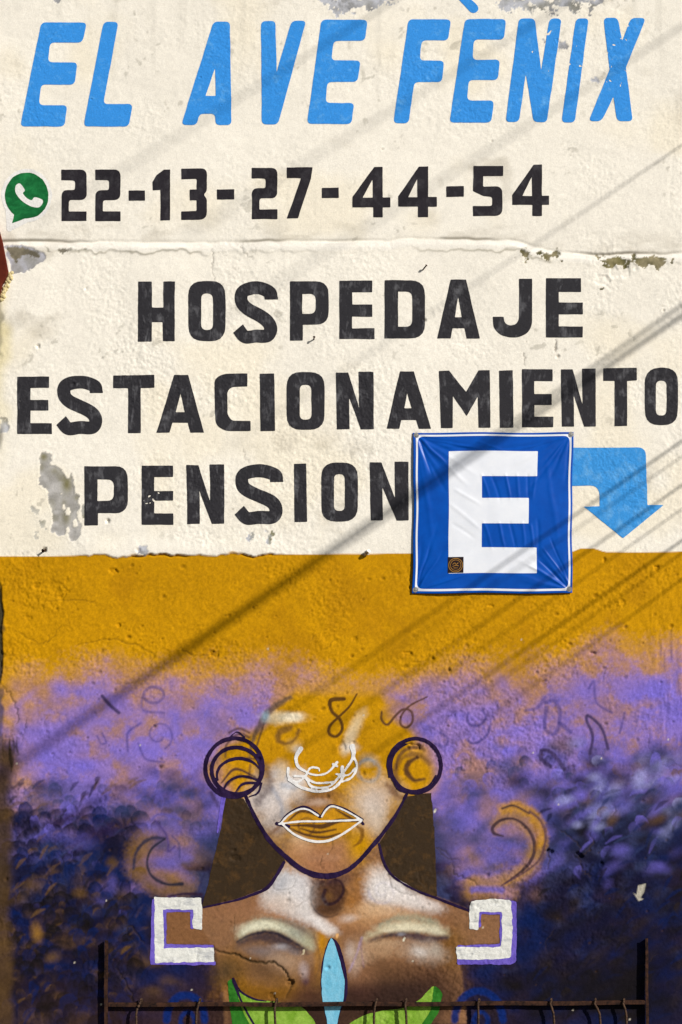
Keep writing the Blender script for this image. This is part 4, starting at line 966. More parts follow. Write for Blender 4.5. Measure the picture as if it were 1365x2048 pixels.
black = [
 ('H', H_, 'upper'), ('O', gO(736, 44, 881, 278, 786, 92, 832, 235, A5), 'upper'), ('S', gS(917, 44, 1082, 284, A5), 'upper'), ('P', gP(1132, 45, 1283, 276, 1182, 214, 1180, 1233, 94, 172, A5), 'upper'),
 ('E', gE(28, 43, 165, 270, 78, 88, 136, 183, 228, 156, 156, A6), 'upper'), ('D', gD(204, 41, 362, 268, 257, 312, 85, 222, A6), 'upper'),
 ('A', gA(462, 522, 38, 409, 576, 268, 462, 524, (491, 102), 185, 228, A6), 'upper'), ('J', J_, 'upper'), ('E', gE(833, 33, 977, 264, 883, 87, 128, 174, 221, 970, 977, A6), 'upper'),
 ('E', gE(69, 416, 204, 640, 120, 460, 507, 548, 598, 193, 190, A5), 'middle'), ('S', gS(226, 412, 400, 640, A5), 'middle'), ('T', gT(443, 412, 603, 461, 501, 550, 636, A5), 'middle'),
 ('A', gA(681, 735, 410, 611, 797, 635, 663, 744, (706, 482), 555, 596, A5), 'middle'), ('C', C_, 'middle'), ('I', gI(1014, 403, 1074, 628, A5), 'middle'), ('O', gO(1119, 398, 1267, 624, 1170, 448, 1216, 584, A5), 'middle'),
 ('N', gN(14, 400, 162, 622, 68, 105, A6), 'middle'), ('A', gA(264, 318, 396, 212, 386, 620, 262, 338, (292, 478), 540, 586, A6), 'middle'), ('M', M_, 'middle'), ('I', gI(650, 391, 707, 616, A6), 'middle'),
 ('E', gE(740, 388, 862, 614, 788, 434, 484, 527, 573, 859, 856, A6), 'middle'), ('N', gN(891, 387, 1028, 612, 943, 976, A6), 'middle'), ('T', gT(1057, 384, 1188, 433, 1101, 1150, 609, A6), 'middle'), ('O', gO(1219, 382, 1348, 606, 1262, 432, 1304, 568, A6), 'middle'),
 ('P', gP(331, 142, 500, 373, 384, 325, 382, 446, 193, 277, A7), 'lower'), ('E', gE(554, 139, 678, 370, 603, 184, 238, 276, 325, 677, 677, A7), 'lower'), ('N', gN(728, 137, 876, 367, 781, 821, A7), 'lower'),
 ('S', gS(920, 134, 1103, 366, A7), 'lower'), ('I', gI(1147, 130, 1199, 358, A7), 'lower'), ('O', gO(1254, 127, 1397, 357, 1304, 172, 1346, 316, A7), 'lower'), ('N', gN(146, 126, 298, 354, 198, 245, A8), 'lower')]
wn_ = {'upper': 'in the top row of black words', 'middle': 'in the long middle row of black words', 'lower': 'in the bottom row left of the banner'}
tally = {}
for i, (ch, s, row) in enumerate(black):
    tally[(ch, row)] = tally.get((ch, row), 0) + 1
    o_ = ['', 'second ', 'third '][tally[(ch, row)] - 1]
    letter(ch, s, M['black'], ('black block letter', (o_ + 'one ' if o_ else '') + wn_[row]), i)

def g2(x0, y0, x1, y1, reg):
    u = lambda a, b: (x0 + (x1 - x0) * a / 99, y0 + (y1 - y0) * b / 201)
    return poly(mp(reg, *[u(*p) for p in [(0, 0), (99, 0), (99, 119), (30, 119), (30, 163), (99, 163), (99, 201), (1, 201), (1, 80), (54, 80), (54, 42), (0, 41)]]), [1, 13, 13, 6, 1, 1, 1, 1, 12, 5, 5, 1])
def g4(x0, y0, x1, y1, s0, s1, c0, c1, reg):
    out_ = poly(mp(reg, (s0 + 4, y0), (s1, y0 - 1), (s1, c0), (x1, c0), (x1, c1), (s1, c1), (s1, y1), (s0, y1), (s0, c1), (x0, c1), (x0, c0 - 2)), .8)
    return out_ - poly(mp(reg, (s0 - 2, y0 + 46), (s0 - 2, c0 + 1), (x0 + 40, c0 + 1)), .6)
digits = [('2', g2(240, 76, 339, 277, A3), 'first digit of the telephone number'), ('2', g2(372, 76, 471, 277, A3), 'second digit of the telephone number'),
 ('1', poly(mp(A3, (640, 76), (665, 76), (664, 274), (627, 275), (627, 155), (597, 157), (596, 125), (612, 98)), .8), 'only one in the telephone number'),
 ('3', poly(mp(A3, (708, 73), (808, 72), (808, 160), (796, 175), (808, 192), (808, 272), (708, 273), (708, 240), (768, 238), (768, 196), (741, 197), (741, 155), (768, 154), (768, 113), (708, 115)), [1, 12, 8, 3, 8, 16, 1, 1, 3, 1, 1, 1, 1, 3, 1]), 'only one in the telephone number'),
 ('2', g2(983, 70, 1083, 270, A3), 'third of its kind in the telephone number'),
 ('7', poly(mp(A3, (1119, 68), (1220, 68), (1214, 112), (1163, 266), (1120, 267), (1176, 110), (1119, 110)), .8), 'only one in the telephone number'),
 ('4', g4(79, 67, 227, 263, 160, 197, 185, 224, A4), 'first of its kind in the telephone number'), ('4', g4(257, 65, 408, 262, 334, 374, 183, 221, A4), 'second of its kind in the telephone number'),
 ('5', poly(mp(A4, (551, 62), (667, 62), (666, 101), (589, 102), (589, 142), (664, 141), (664, 256), (549, 258), (549, 219), (624, 218), (624, 183), (589, 180), (549, 160)), [1, 1, 1, 1, 2, 15, 15, 1, 1, 5, 5, 3, 2]), 'only one in the telephone number'),
 ('4', g4(702, 57, 846, 257, 781, 818, 178, 214, A4), 'last digit of the telephone number')]
for i, (ch, s, wh) in enumerate(digits):
    letter(ch, s, M['black2'], ('black painted digit', wh), i + 3, .6, 'painted_digit')
for i, (b_, rg, wh) in enumerate([((503, 157, 567, 198), A3, 'left of the digit 1'), ((847, 153, 915, 194), A3, 'right of the digit 3'), ((1256, 147, 1322, 188), A3, 'right of the digit 7'), ((445, 141, 513, 183), A4, 'left of the digit 5')]):
    letter('hyphen', poly(mp(rg, (b_[0], b_[1] + 1), (b_[2], b_[1]), (b_[2], b_[3] - 1), (b_[0], b_[3])), .8), M['black2'], ('black painted', wh), i, .6, 'painted_hyphen')

# speech-bubble mark and arrow
bub = poly(arc_pts(53.8, 391, 47, 50, 0, 360, 40)) | poly(mp(A3, (28, 235), (34, 312), (110, 275)), 4)
grn = poly(arc_pts(53.8, 391, 44, 46, 0, 360, 40)) | poly(mp(A3, (60, 240), (48, 285), (112, 262)), 1)
bw = decal('painted_bubble_outline', Shape(lambda x, y: bub.f(x, y) - 3.5, (bub.box[0] - 4, bub.box[1] - 4, bub.box[2] + 4, bub.box[3] + 4)).wob(.8, 14, 170), M['white'], .8, 'white rim of the speech bubble mark')
decal('painted_bubble', grn.wob(.6, 12, 172), M['green'], 1.5, 'green speech bubble mark with a white handset')
hand = poly(catmull(mp(A3, (62, 140), (76, 130), (88, 140), (98, 158), (90, 168), (104, 186), (124, 196), (136, 184), (166, 194), (166, 210), (150, 224), (118, 218), (84, 196), (62, 166)), 5, True))
decal('painted_handset', hand, M['white'], 2.2, 'white telephone handset inside the green bubble')
arrow = poly(mp(A8, (900, 70), (1222, 68), (1229, 293), (1294, 292), (1134, 422), (980, 299), (1043, 298), (1043, 218), (900, 218)), [1, 17, 1, 1, 2, 1, 1, 22, 1])
letter('arrow', arrow, M['arrow'], ('light blue bent', 'pointing down beside the parking banner'), 5, .8, 'painted_arrow')

# ------------------------------------------------------------------ crisp painted parts of the mural
hairL = poly(mp(B3, (178, 535), (272, 548), (335, 670), (415, 785), (485, 862)) + mp(B4, (983, 215), (880, 365), (700, 430), (505, 478), (545, 330), (585, 160), (618, 10)))
hairR = poly(mp(B3, (1085, 540), (1222, 520), (1232, 700)) + mp(B5, (634, 10), (642, 130), (652, 418), (560, 390), (440, 322), (380, 272), (335, 190), (313, 110)) + mp(B3, (1010, 690)))
decal('painted_hair', hairL.wob(.9, 20, 180), M['hair'], 1.0, 'dark brown hair panel left of the painted face')
decal('painted_hair', hairR.wob(.9, 20, 181), M['hair'], 1.0, 'dark brown hair panel right of the painted face')
decal('painted_highlight', stroke(mp(B3, (172, 540), (160, 610), (140, 720)), [9, 8, 3]), M['lilac'], 1.6, 'violet stripe beside the left hair panel')
decal('painted_outline', stroke(mp(B4, (985, 215), (935, 300), (885, 365), (800, 405), (690, 440), (510, 480)), [6, 6, 7, 5, 4, 3]).wob(.6, 10, 182), M['plum'], 1.6, 'plum line under the left hair panel')
decal('painted_outline', stroke(mp(B5, (315, 110), (345, 220), (400, 300), (520, 375), (650, 425), (845, 500)), [4, 5, 4, 4, 5, 5]).wob(.6, 10, 183), M['plum'], 1.6, 'plum line under the right hair panel')
decal('painted_jaw', stroke(mp(B3, (285, 540), (335, 650), (400, 755), (480, 838), (560, 903), (640, 935), (720, 938), (800, 910), (870, 850), (940, 770), (1010, 680), (1060, 600), (1098, 525)), [6, 7, 9, 9.5, 11, 12, 11, 10, 8, 8, 7, 5.5, 5]).wob(.7, 12, 184), M['plum'], 2.2, 'dark plum line of the painted jaw')
ear = ring(*mp(B3, (225, 392))[0], 57, 59, 8, 20) | ring(*mp(B3, (238, 408))[0], 50, 46.5, 7.5, 10) | stroke(arc_pts(*mp(B3, (250, 432))[0], 44, 34, 165, 335, 26), [3, 6, 7, 6, 3], False) \
    | stroke(mp(B3, (165, 520), (200, 460), (270, 435), (345, 455)), [2, 4.5, 5, 4]) | stroke(mp(B3, (225, 525), (270, 475), (345, 468)), [2, 4, 4]) | stroke(mp(B3, (205, 238), (240, 212), (280, 240)), 3) \
    | stroke(mp(B3, (300, 540), (345, 520), (365, 470)), [3, 5, 3]) | stroke(mp(B3, (295, 560), (310, 600)), 4)
decal('painted_earring', ear.wob(.6, 12, 185), M['plum'], 2.8, 'looped dark earring left of the painted face')
ear = ring(*mp(B3, (1142, 382))[0], 51, 54, 7.5, 0) | stroke(arc_pts(*mp(B3, (1135, 388))[0], 46, 48, 20, 260, 30), [2, 4, 4.5, 4, 2], False) | stroke(mp(B3, (1010, 440), (1005, 350), (1060, 270), (1150, 243)), [3, 6, 6, 3]) | stroke(mp(B3, (1020, 440), (1060, 500), (1130, 520)), [3, 8, 6])
decal('painted_earring', ear.wob(.6, 12, 186), M['plum'], 2.8, 'round dark earring right of the painted face')
lips_d = stroke(mp(B3, (455, 672), (500, 625), (575, 590), (640, 622), (662, 640), (690, 598), (720, 582), (790, 605), (875, 655)), [3, 5, 5, 5, 6, 5, 4, 5, 4]) | stroke(mp(B3, (440, 675), (500, 690)), 7) | stroke(mp(B3, (860, 655), (878, 678)), 5)
decal('painted_lip_shadow', lips_d, M['plum'], 1.6, 'dark edge above the painted lips')
lips = stroke(mp(B3, (458, 676), (500, 632), (555, 603), (600, 606), (650, 636)), 3.6) | stroke(mp(B3, (668, 640), (690, 606), (722, 588), (790, 612), (868, 656)), 3.6) \
    | stroke(mp(B3, (452, 677), (560, 665), (680, 664), (780, 660), (870, 656)), 3.8) | stroke(mp(B3, (470, 680), (530, 730), (610, 762), (690, 764), (770, 730), (868, 662)), [3.5, 4.5, 5, 5, 4.5, 3.5])
decal('painted_lips', lips.wob(.35, 8, 187), M['white3'], 2.4, 'white outline of the painted lips')
nose = stroke(mp(B3, (560, 298), (538, 340), (548, 385), (600, 420), (650, 430), (700, 415), (745, 365)), [10, 7, 6, 4, 3.5, 4, 5]) | stroke(mp(B3, (498, 395), (500, 440), (540, 465), (580, 440), (610, 395), (650, 395), (655, 410)), [5, 5, 5, 4, 4, 4, 3]) \
    | stroke(mp(B3, (530, 435), (580, 440), (640, 470), (730, 465)), [5, 5, 4, 4]) | stroke(mp(B3, (500, 455), (560, 490), (640, 512), (720, 500), (770, 450), (770, 390)), [4, 6, 6, 5, 6, 7]) \
    | stroke(mp(B3, (590, 450), (620, 490), (700, 490), (755, 440), (800, 385), (828, 330), (822, 285)), [4, 5, 4, 4, 5, 7, 11]) | stroke(mp(B3, (770, 465), (820, 440), (845, 390), (830, 335)), [4, 5, 5, 4]) \
    | stroke(mp(B3, (725, 375), (745, 385)), 5) | stroke(mp(B3, (740, 425), (800, 430), (835, 395)), 3.5)
decal('painted_nose', nose.wob(.6, 7, 188), M['white3'], 2.4, 'scribbled white curves of the painted nose')
# stepped white brackets
brL = poly(mp(B4, (230, 420), (503, 422), (508, 480), (508, 610), (453, 598), (455, 492), (280, 492), (285, 716), (575, 712), (580, 796), (236, 800)), 1.2)
brLo = poly(mp(B4, (218, 425), (285, 500), (278, 488), (460, 490), (455, 600), (440, 600), (440, 505), (298, 505), (298, 692), (572, 697), (575, 716), (285, 722), (280, 520), (240, 440), (240, 795), (582, 795), (590, 815), (208, 812)))
brLo = poly(mp(B4, (216, 432), (240, 425), (246, 792), (585, 792), (588, 814), (206, 812)), 1) | poly(mp(B4, (276, 488), (461, 490), (456, 602), (440, 600), (440, 506), (299, 504), (299, 692), (572, 697), (575, 718), (283, 724)), 1)
decal('painted_bracket_outline', brLo.wob(1.1, 16, 189), M['lilac'], 1.5, 'violet edging of the left white bracket')
decal('painted_bracket', brL.wob(1.2, 14, 190), M['white2'], 2.0, 'angular white bracket shape at the left shoulder')
brR = poly(mp(B5, (845, 440), (960, 430), (1082, 432), (1090, 560), (1080, 772), (940, 782), (765, 780), (765, 710), (1024, 708), (1030, 600), (1028, 505), (895, 503), (890, 608), (838, 606)), [3, 1, 8, 1, 8, 1, 2, 2, 1, 1, 2, 2, 2, 2])
brRo = poly(mp(B5, (1075, 440), (1115, 445), (1112, 800), (1080, 812), (770, 808), (765, 776), (1078, 772)), [1, 5, 8, 3, 3, 1, 1]) | poly(mp(B5, (890, 500), (1031, 502), (1032, 696), (1020, 712), (768, 712), (770, 698), (1018, 690), (1018, 520), (910, 518), (905, 590), (888, 596)), 1)
decal('painted_bracket_outline', brRo.wob(1.2, 16, 191), M['lilac'], 1.5, 'violet edging of the right white bracket')
decal('painted_bracket', brR.wob(1.3, 14, 192), M['white2'], 2.0, 'angular white bracket shape at the right shoulder')
# leaves
lfo = poly(catmull(mp(B4, (1258, 655), (1300, 690), (1330, 780), (1352, 900), (1345, 1010), (1310, 1090), (1290, 1160), (1240, 1160), (1210, 1040), (1196, 920), (1205, 800), (1230, 700)), 5, True))
lf = poly(mp(B4, (1258, 653), (1275, 680), (1305, 780), (1335, 900), (1332, 1000), (1300, 1110), (1285, 1200), (1245, 1200), (1225, 1100), (1205, 1010), (1200, 900), (1215, 770), (1240, 690)), 3)
decal('painted_leaf_outline', lfo.wob(.5, 10, 193), M['plum'], 1.0, 'dark edge of the pale blue leaf')
decal('painted_leaf', lf.wob(.5, 10, 194), M['leaf_blue'], 1.7, 'pale blue upright leaf between the two closed eyes')
gl1 = poly(mp(B4, (655, 905), (690, 893), (705, 960), (740, 1060), (820, 1160), (840, 1250), (700, 1250), (665, 1040)), 4)
gl2 = poly(catmull(mp(B4, (690, 895), (720, 950), (800, 1005), (920, 1025), (1060, 1045), (1130, 1100), (1160, 1180), (1000, 1260), (860, 1230), (780, 1150), (730, 1040)), 5, True))
gl3 = poly(catmull(mp(B5, (632, 935), (560, 1005), (470, 1060), (330, 1080), (220, 1110), (130, 1180), (240, 1260), (450, 1240), (590, 1150), (640, 1040)), 5, True))
gl4 = poly(mp(B5, (635, 932), (670, 955), (685, 985), (660, 1090), (600, 1180), (560, 1240), (560, 1160), (615, 1080), (625, 1000)), 4)
decal('painted_leaf', gl1.wob(.6, 10, 195), M['leaf_dark'], 1.0, 'dark green half leaf low on the left')
decal('painted_leaf', gl2.wob(.6, 10, 196), M['leaf_green'], 1.7, 'lime green leaf low on the left')
decal('painted_outline', stroke(mp(B4, (688, 893), (730, 965), (810, 1010), (880, 1022)), [5, 4, 4, 2]) | stroke(mp(B4, (690, 905), (730, 1010), (770, 1090), (810, 1160)), [6, 4, 4, 4]), M['plum'], 2.3, 'dark edge of the left green leaf')
decal('painted_leaf', gl3.wob(.6, 10, 197), M['leaf_green'], 1.0, 'lime green leaf low on the right')
decal('painted_leaf', gl4.wob(.6, 10, 198), M['leaf_dark'], 1.7, 'dark green half leaf low on the right')

# masonry behind the sheet, so the wall has its thickness
def box_bm(bm, x0, x1, y0, y1, z0, z1):
    vs = [bm.verts.new(p) for p in [(x0, y0, z0), (x1, y0, z0), (x1, y1, z0), (x0, y1, z0), (x0, y0, z1), (x1, y0, z1), (x1, y1, z1), (x0, y1, z1)]]
    for f in [(3, 2, 1, 0), (4, 5, 6, 7), (0, 1, 5, 4), (1, 2, 6, 5), (2, 3, 7, 6), (3, 0, 4, 7)]: bm.faces.new([vs[i] for i in f])
def bm_obj(name, bm, mat, parent=None, smooth=False, **kw):
    me = bpy.data.meshes.new(name); bm.normal_update(); bm.to_mesh(me); bm.free()
    me.materials.append(mat)
    if smooth: me.polygons.foreach_set('use_smooth', np.full(len(me.polygons), True))
    return link(bpy.data.objects.new(name, me), parent, **kw)
def tube_bm(bm, pts, r, n=8, radii=None, caps=True):
    P = [Vector(p) for p in pts]; rings = []
    for i, p in enumerate(P):
        t = (P[min(i + 1, len(P) - 1)] - P[max(i - 1, 0)]).normalized()
        a = t.cross(Vector((0, 0, 1)) if abs(t.z) < .9 else Vector((1, 0, 0))).normalized(); b_ = t.cross(a)
        rr = radii[i] if radii else r
        rings.append([bm.verts.new(p + (a * math.cos(q * 2 * math.pi / n) + b_ * math.sin(q * 2 * math.pi / n)) * rr) for q in range(n)])
    for i in range(len(P) - 1):
        for q in range(n):
            bm.faces.new((rings[i][q], rings[i][(q + 1) % n], rings[i + 1][(q + 1) % n], rings[i + 1][q]))
    if caps: bm.faces.new(rings[0][::-1]); bm.faces.new(rings[-1])

M['masonry'] = simple('bare_masonry', PC(168, 158, 140), .9, 0, .3, 12, .5)
xl = W(LEFT, 0)[0]; xr = W(2400, 0)[0]
bm = bmesh.new(); box_bm(bm, xl, xr, 0.03, 0.34, 0.0, W(0, -980)[2])
# the returns that close the gap between sheet and masonry
zt = W(0, -980)[2]
for (a_, b_) in ((xl, xl + .012), (xr - .012, xr)): box_bm(bm, a_, b_, -0.006, 0.028, 0.0, zt)
bm_obj('masonry', bm, M['masonry'], wall)
# base course below the sheet
zb = W(0, 2350)[2]

# ------------------------------------------------------------------ ground, pavement, road
M['ground'] = simple('dry_ground', (0.16, 0.14, 0.11), .95, 0, .3, .6)
M['walk'] = simple('concrete_pavement', (0.26, 0.25, 0.235), .9, 0, .25, 6, .3)
M['road'] = simple('asphalt', (0.055, 0.055, 0.056), .92, 0, .25, 25, .4)
bm = bmesh.new(); vs = [bm.verts.new(p) for p in [(-600, -600, -.164), (600, -600, -.164), (600, 600, -.164), (-600, 600, -.164)]]; bm.faces.new(vs)
bm_obj('ground', bm, M['ground'], kind='structure')
bm = bmesh.new(); box_bm(bm, -40, 40, -9.6, -1.8, -.16, -.14); bm_obj('road', bm, M['road'], kind='structure')
bm = bmesh.new(); box_bm(bm, -40, 40, -1.64, .8, -.162, 0.0); bm_obj('pavement', bm, M['walk'], kind='structure')
bm = bmesh.new(); box_bm(bm, -40, 40, -1.8, -1.642, -.162, -.006); bm_obj('kerb', bm, M['masonry'], kind='structure')
bm = bmesh.new(); box_bm(bm, -40, 40, -12, -9.6, -.162, 0.0); bm_obj('far_pavement', bm, M['walk'], kind='structure')

# ------------------------------------------------------------------ the neighbour's set-back wall and roof beam at the left edge
M['neighbour'] = simple('weathered_olive_plaster', PC(84, 76, 56), .9, 0, .45, 7, .6)
bm = bmesh.new()
n_ = 40
for iz in range(n_ + 1):
    for ix in range(13):
        x = xl - 0.02 - 1.6 * (1 - ix / 12); z = 0.0 + 6.2 * iz / n_
        bm.verts.new((x, 0.26 + .012 * math.sin(x * 9 + z * 5) + .006 * rng.uniform(-1, 1), z))
bm.verts.ensure_lookup_table()
for iz in range(n_):
    for ix in range(12):
        a_ = iz * 13 + ix; bm.faces.new([bm.verts[q] for q in (a_, a_ + 1, a_ + 14, a_ + 13)])
box_bm(bm, xl - 1.62, xl - .022, .29, .36, 0, 6.2)
bm_obj('neighbour_wall', bm, M['neighbour'], None, True, label='set back olive grey plaster wall at the left edge', cat='wall')

M['beam'] = simple('red_brown_painted_timber', PC(104, 44, 31), .75, 0, .4, 16, .3)
bm = bmesh.new()
prof = [(-190, 352), (-70, 400), (-6, 440), (2, 462), (9, 488), (20, 546), (15, 562), (8, 572), (3, 592), (-3, 612), (-60, 640), (-190, 652)]
f0 = [bm.verts.new(W(x, y, 46)) for x, y in prof]; f1 = [bm.verts.new(W(x - 12, y, -262)) for x, y in prof]
bm.faces.new(f0[::-1]); bm.faces.new(f1)
for i in range(len(prof)): bm.faces.new((f0[i], f0[(i + 1) % len(prof)], f1[(i + 1) % len(prof)], f1[i]))
bmesh.ops.recalc_face_normals(bm, faces=bm.faces)
bmesh.ops.bevel(bm, geom=[e for e in bm.edges], offset=.004, segments=1, affect='EDGES')
bm_obj('timber_beam', bm, M['beam'], None, label='red brown beam end at the left edge below the telephone number', cat='beam')
M['foam'] = simple('yellowed_foam', PC(222, 206, 156), .95, 0, .35, 60, .8)
bm = bmesh.new()
for k in range(46):
    t = k / 45
    x, y = (22 - 18 * t + rng.uniform(-3, 3), 550 + 48 * t + rng.uniform(-4, 4))
    mtx = __import__('mathutils').Matrix.Translation(W(x, y, float(H[np.searchsorted(ys, y), np.searchsorted(xs, x)]) - 4 + rng.uniform(-2, 2)))
    r_ = bmesh.ops.create_icosphere(bm, subdivisions=2, radius=.001 * rng.uniform(8, 13), matrix=mtx)
    for v_ in r_['verts']: v_.co += Vector((rng.uniform(-1, 1), rng.uniform(-1, 1), rng.uniform(-1, 1))) * .0014
bm_obj('foam_filling', bm, M['foam'], None, True, label='lumpy yellowed foam filling below the red brown beam', cat='foam')

# ------------------------------------------------------------------ the parking banner
BX = np.arange(826, 1148.1, 1.5); BY = np.arange(866, 1187.1, 1.5)
bX, bY = np.meshgrid(BX, BY)
def fold(p, q, w, mm, w2=None):
    """one tension crease from p to q: a ridge with tapering ends"""
    (x0, y0), (x1, y1) = p, q
    ex, ey = x1 - x0, y1 - y0; L = math.hypot(ex, ey)
    t = ((bX - x0) * ex + (bY - y0) * ey) / L / L
    dperp = ((bX - x0) * -ey + (bY - y0) * ex) / L + 2.2 * noise(bX, bY, 40, 205)
    ww = w + ((w2 or w) - w) * np.clip(t, 0, 1)
    return mm * np.exp(-(dperp / ww) ** 2) * sstep(-0.12, .12, t) * sstep(1.15, .75, t)
x0, y0, x1, y1 = 826, 866, 1148, 1187
tx = (bX - x0) / (x1 - x0); ty = (bY - y0) / (y1 - y0)
wb_ = box_slice((826, 866, 1148, 1187)); base_h = float(np.percentile(H[wb_], 99.5)) + 7
BH = base_h + 9 * np.sin(np.pi * tx) * np.sin(np.pi * ty) + 3.5 * fbm(bX, bY, 110, 201, 2) + .5 * fbm(bX, bY, 30, 203, 2)
cor = [(832.5, 871), (1142, 870.5), (832.5, 1180), (1141, 1179.5)]
for (cx_, cy_) in cor:
    sx = 1 if cx_ < 987 else -1; sy = 1 if cy_ < 1026 else -1
    for k in range(9):
        a_ = math.radians(8 + 74 * k / 8 + rng.uniform(-3, 3)); L = rng.uniform(60, 150)
        BH += fold((cx_ + sx * 8 * math.cos(a_), cy_ + sy * 8 * math.sin(a_)), (cx_ + sx * L * math.cos(a_), cy_ + sy * L * math.sin(a_)), 2.2, rng.choice([-1, 1]) * rng.uniform(.9, 2.1), 5)
for (xa, ya, xb, yb, w, mm) in [(965, 950, 978, 1000, 4, 1.6), (985, 952, 1000, 1004, 4, -1.6), (1010, 950, 1020, 1000, 4, 2.0), (1035, 948, 1040, 1000, 5, 1.5), (1058, 950, 1060, 1000, 4, -1.6), (1075, 945, 1068, 1000, 4, 1.4),
        (968, 1046, 985, 1100, 4, 1.6), (1000, 1046, 1010, 1098, 4, 2.0), (1022, 1046, 1034, 1098, 4, -1.8), (1045, 1046, 1052, 1096, 4, 1.6), (1062, 1050, 1070, 1100, 4, 1.8), (1078, 1040, 1080, 1110, 5, -1.6),
        (910, 980, 960, 1010, 5, 1.3), (900, 1010, 960, 1060, 6, 1.3), (905, 1050, 950, 1080, 5, -1.0), (1090, 1100, 1140, 1170, 3, 2.2), (1080, 1120, 1135, 1175, 3, -2.0), (1105, 1080, 1140, 1165, 3, -1.8), (1060, 1130, 1135, 1178, 3, 2.0),
        (840, 1175, 880, 1110, 3, 2.0), (838, 1170, 860, 1090, 3, -1.8), (845, 1178, 930, 1150, 3, 2.0), (845, 880, 890, 925, 3, 2.2), (842, 885, 865, 950, 3, -1.8), (850, 878, 960, 900, 3, 2.0), (1135, 880, 1090, 930, 3, 1.8), (1130, 878, 1040, 898, 3, 1.8),
        (880, 892, 1000, 896, 5, 1.6), (1000, 900, 1110, 885, 5, -1.2), (955, 885, 1010, 905, 4, 1.2), (1095, 930, 1120, 1080, 7, 1.2), (850, 940, 866, 1100, 7, 1.0)]:
    BH += fold((xa, ya), (xb, yb), w * .72, mm * 1.05)
BH -= 3 * sum(np.exp(-(((bX - a_) ** 2 + (bY - b_) ** 2) / 14 ** 2)) for a_, b_ in cor)
edge_w = 2.0 * np.sin(bX / 322 * math.pi * 3) * np.exp(-np.minimum(bY - y0, y1 - bY) / 6) + 1.6 * np.sin(bY / 60) * np.exp(-np.minimum(bX - x0, x1 - bX) / 6)
BH += 3 * edge_w * .5
def WB(px, py, mm=0.0):
    u = (px - 826) / 322; v_ = (py - 866) / 321
    dx = -2.0 * v_ * (1 if u > .5 else .6) + 2.0 * math.sin(v_ * math.pi) * (0.9 if u > .5 else -.9) * abs(u - .5) * -2 + .6 * math.sin(v_ * 17) * abs(u - .5) * 2
    dy = .8 * math.sin(u * 11) * abs(v_ - .5) * 2
    return W(px + dx, py + dy, mm)
def vinyl(name, c, c2, rough):
    m, n, l, b = mat_nodes(name)
    tc = N(n, 'ShaderNodeTexCoord')
    s = N(n, 'ShaderNodeTexNoise', Scale=14.0, Detail=5.0, Roughness=.6); l.new(tc.outputs['Object'], s.inputs['Vector'])
    r = ramp2(n, l, s.outputs['Fac'], c, c2, .35, .7); l.new(r.outputs[0], b.inputs['Base Color'])
    wv = N(n, 'ShaderNodeTexWave', Scale=110.0, Distortion=.6); wv.bands_direction = 'Z'; l.new(tc.outputs['Object'], wv.inputs['Vector'])
    bp = N(n, 'ShaderNodeBump', Strength=.10, Distance=.0006); l.new(wv.outputs['Fac'], bp.inputs['Height']); l.new(bp.outputs[0], b.inputs['Normal'])
    b.inputs['Roughness'].default_value = rough; b.inputs['Specular IOR Level'].default_value = .18
    return m
M['vblue'] = vinyl('blue_printed_vinyl', PC(0, 82, 184), PC(0, 72, 168), .34)
M['vwhite'] = vinyl('white_printed_vinyl', PC(240, 243, 250), PC(232, 236, 245), .36)
banner = link(bpy.data.objects.new('parking_banner', None), None, 'square blue vinyl parking banner with a large white letter E', 'banner')
banner.location = W(987, 1187)
bpy.context.view_layer.update()
def to_banner(o):
    o.parent = banner; o.matrix_parent_inverse = banner.matrix_world.inverted(); return o
cob = np.array([WB(a_, b_, c_) for a_, b_, c_ in zip(bX.ravel(), bY.ravel(), BH.ravel())])
meb = mesh_np('sheet', cob, grid_quads(len(BY), len(BX)), M['vblue'])
ob = link(bpy.data.objects.new('sheet', meb)); to_banner(ob)
sd = ob.modifiers.new('thickness', 'SOLIDIFY'); sd.thickness = .0012; sd.offset = -1
BD = dict(gx=BX, gy=BY, gh=BH, pos=WB)
E_ = poly(mp(A8, (453, 84), (801, 84), (801, 182), (583, 183), (583, 268), (768, 267), (768, 367), (583, 367), (583, 460), (800, 460), (800, 559), (453, 561)), 0)
to_banner(decal('printed_letter', E_, M['vwhite'], .5, 'large white printed letter E', banner, **BD))
cut = poly([(831.5, 869.8), (1143, 869.8), (1143, 1182.5), (831.5, 1182.5)], 3) - poly(rpoly([(835.3, 873.4), (1139.2, 873.4), (1139.2, 1178), (835.3, 1178)], 12))
for (cx_, cy_) in cor: cut = cut - poly(arc_pts(cx_, cy_, 5.5, 5.5, 0, 360, 16))
to_banner(decal('printed_border', cut, M['vwhite'], .5, 'thin white rounded border line', banner, **BD))
M['steel'] = simple('dull_zinc_steel', (.42, .41, .39), .45, .8, .45, 160, .2)
M['rust'] = simple('rusty_steel', PC(76, 51, 39), .65, .3, 0, 45, .5, c2=PC(34, 27, 26))
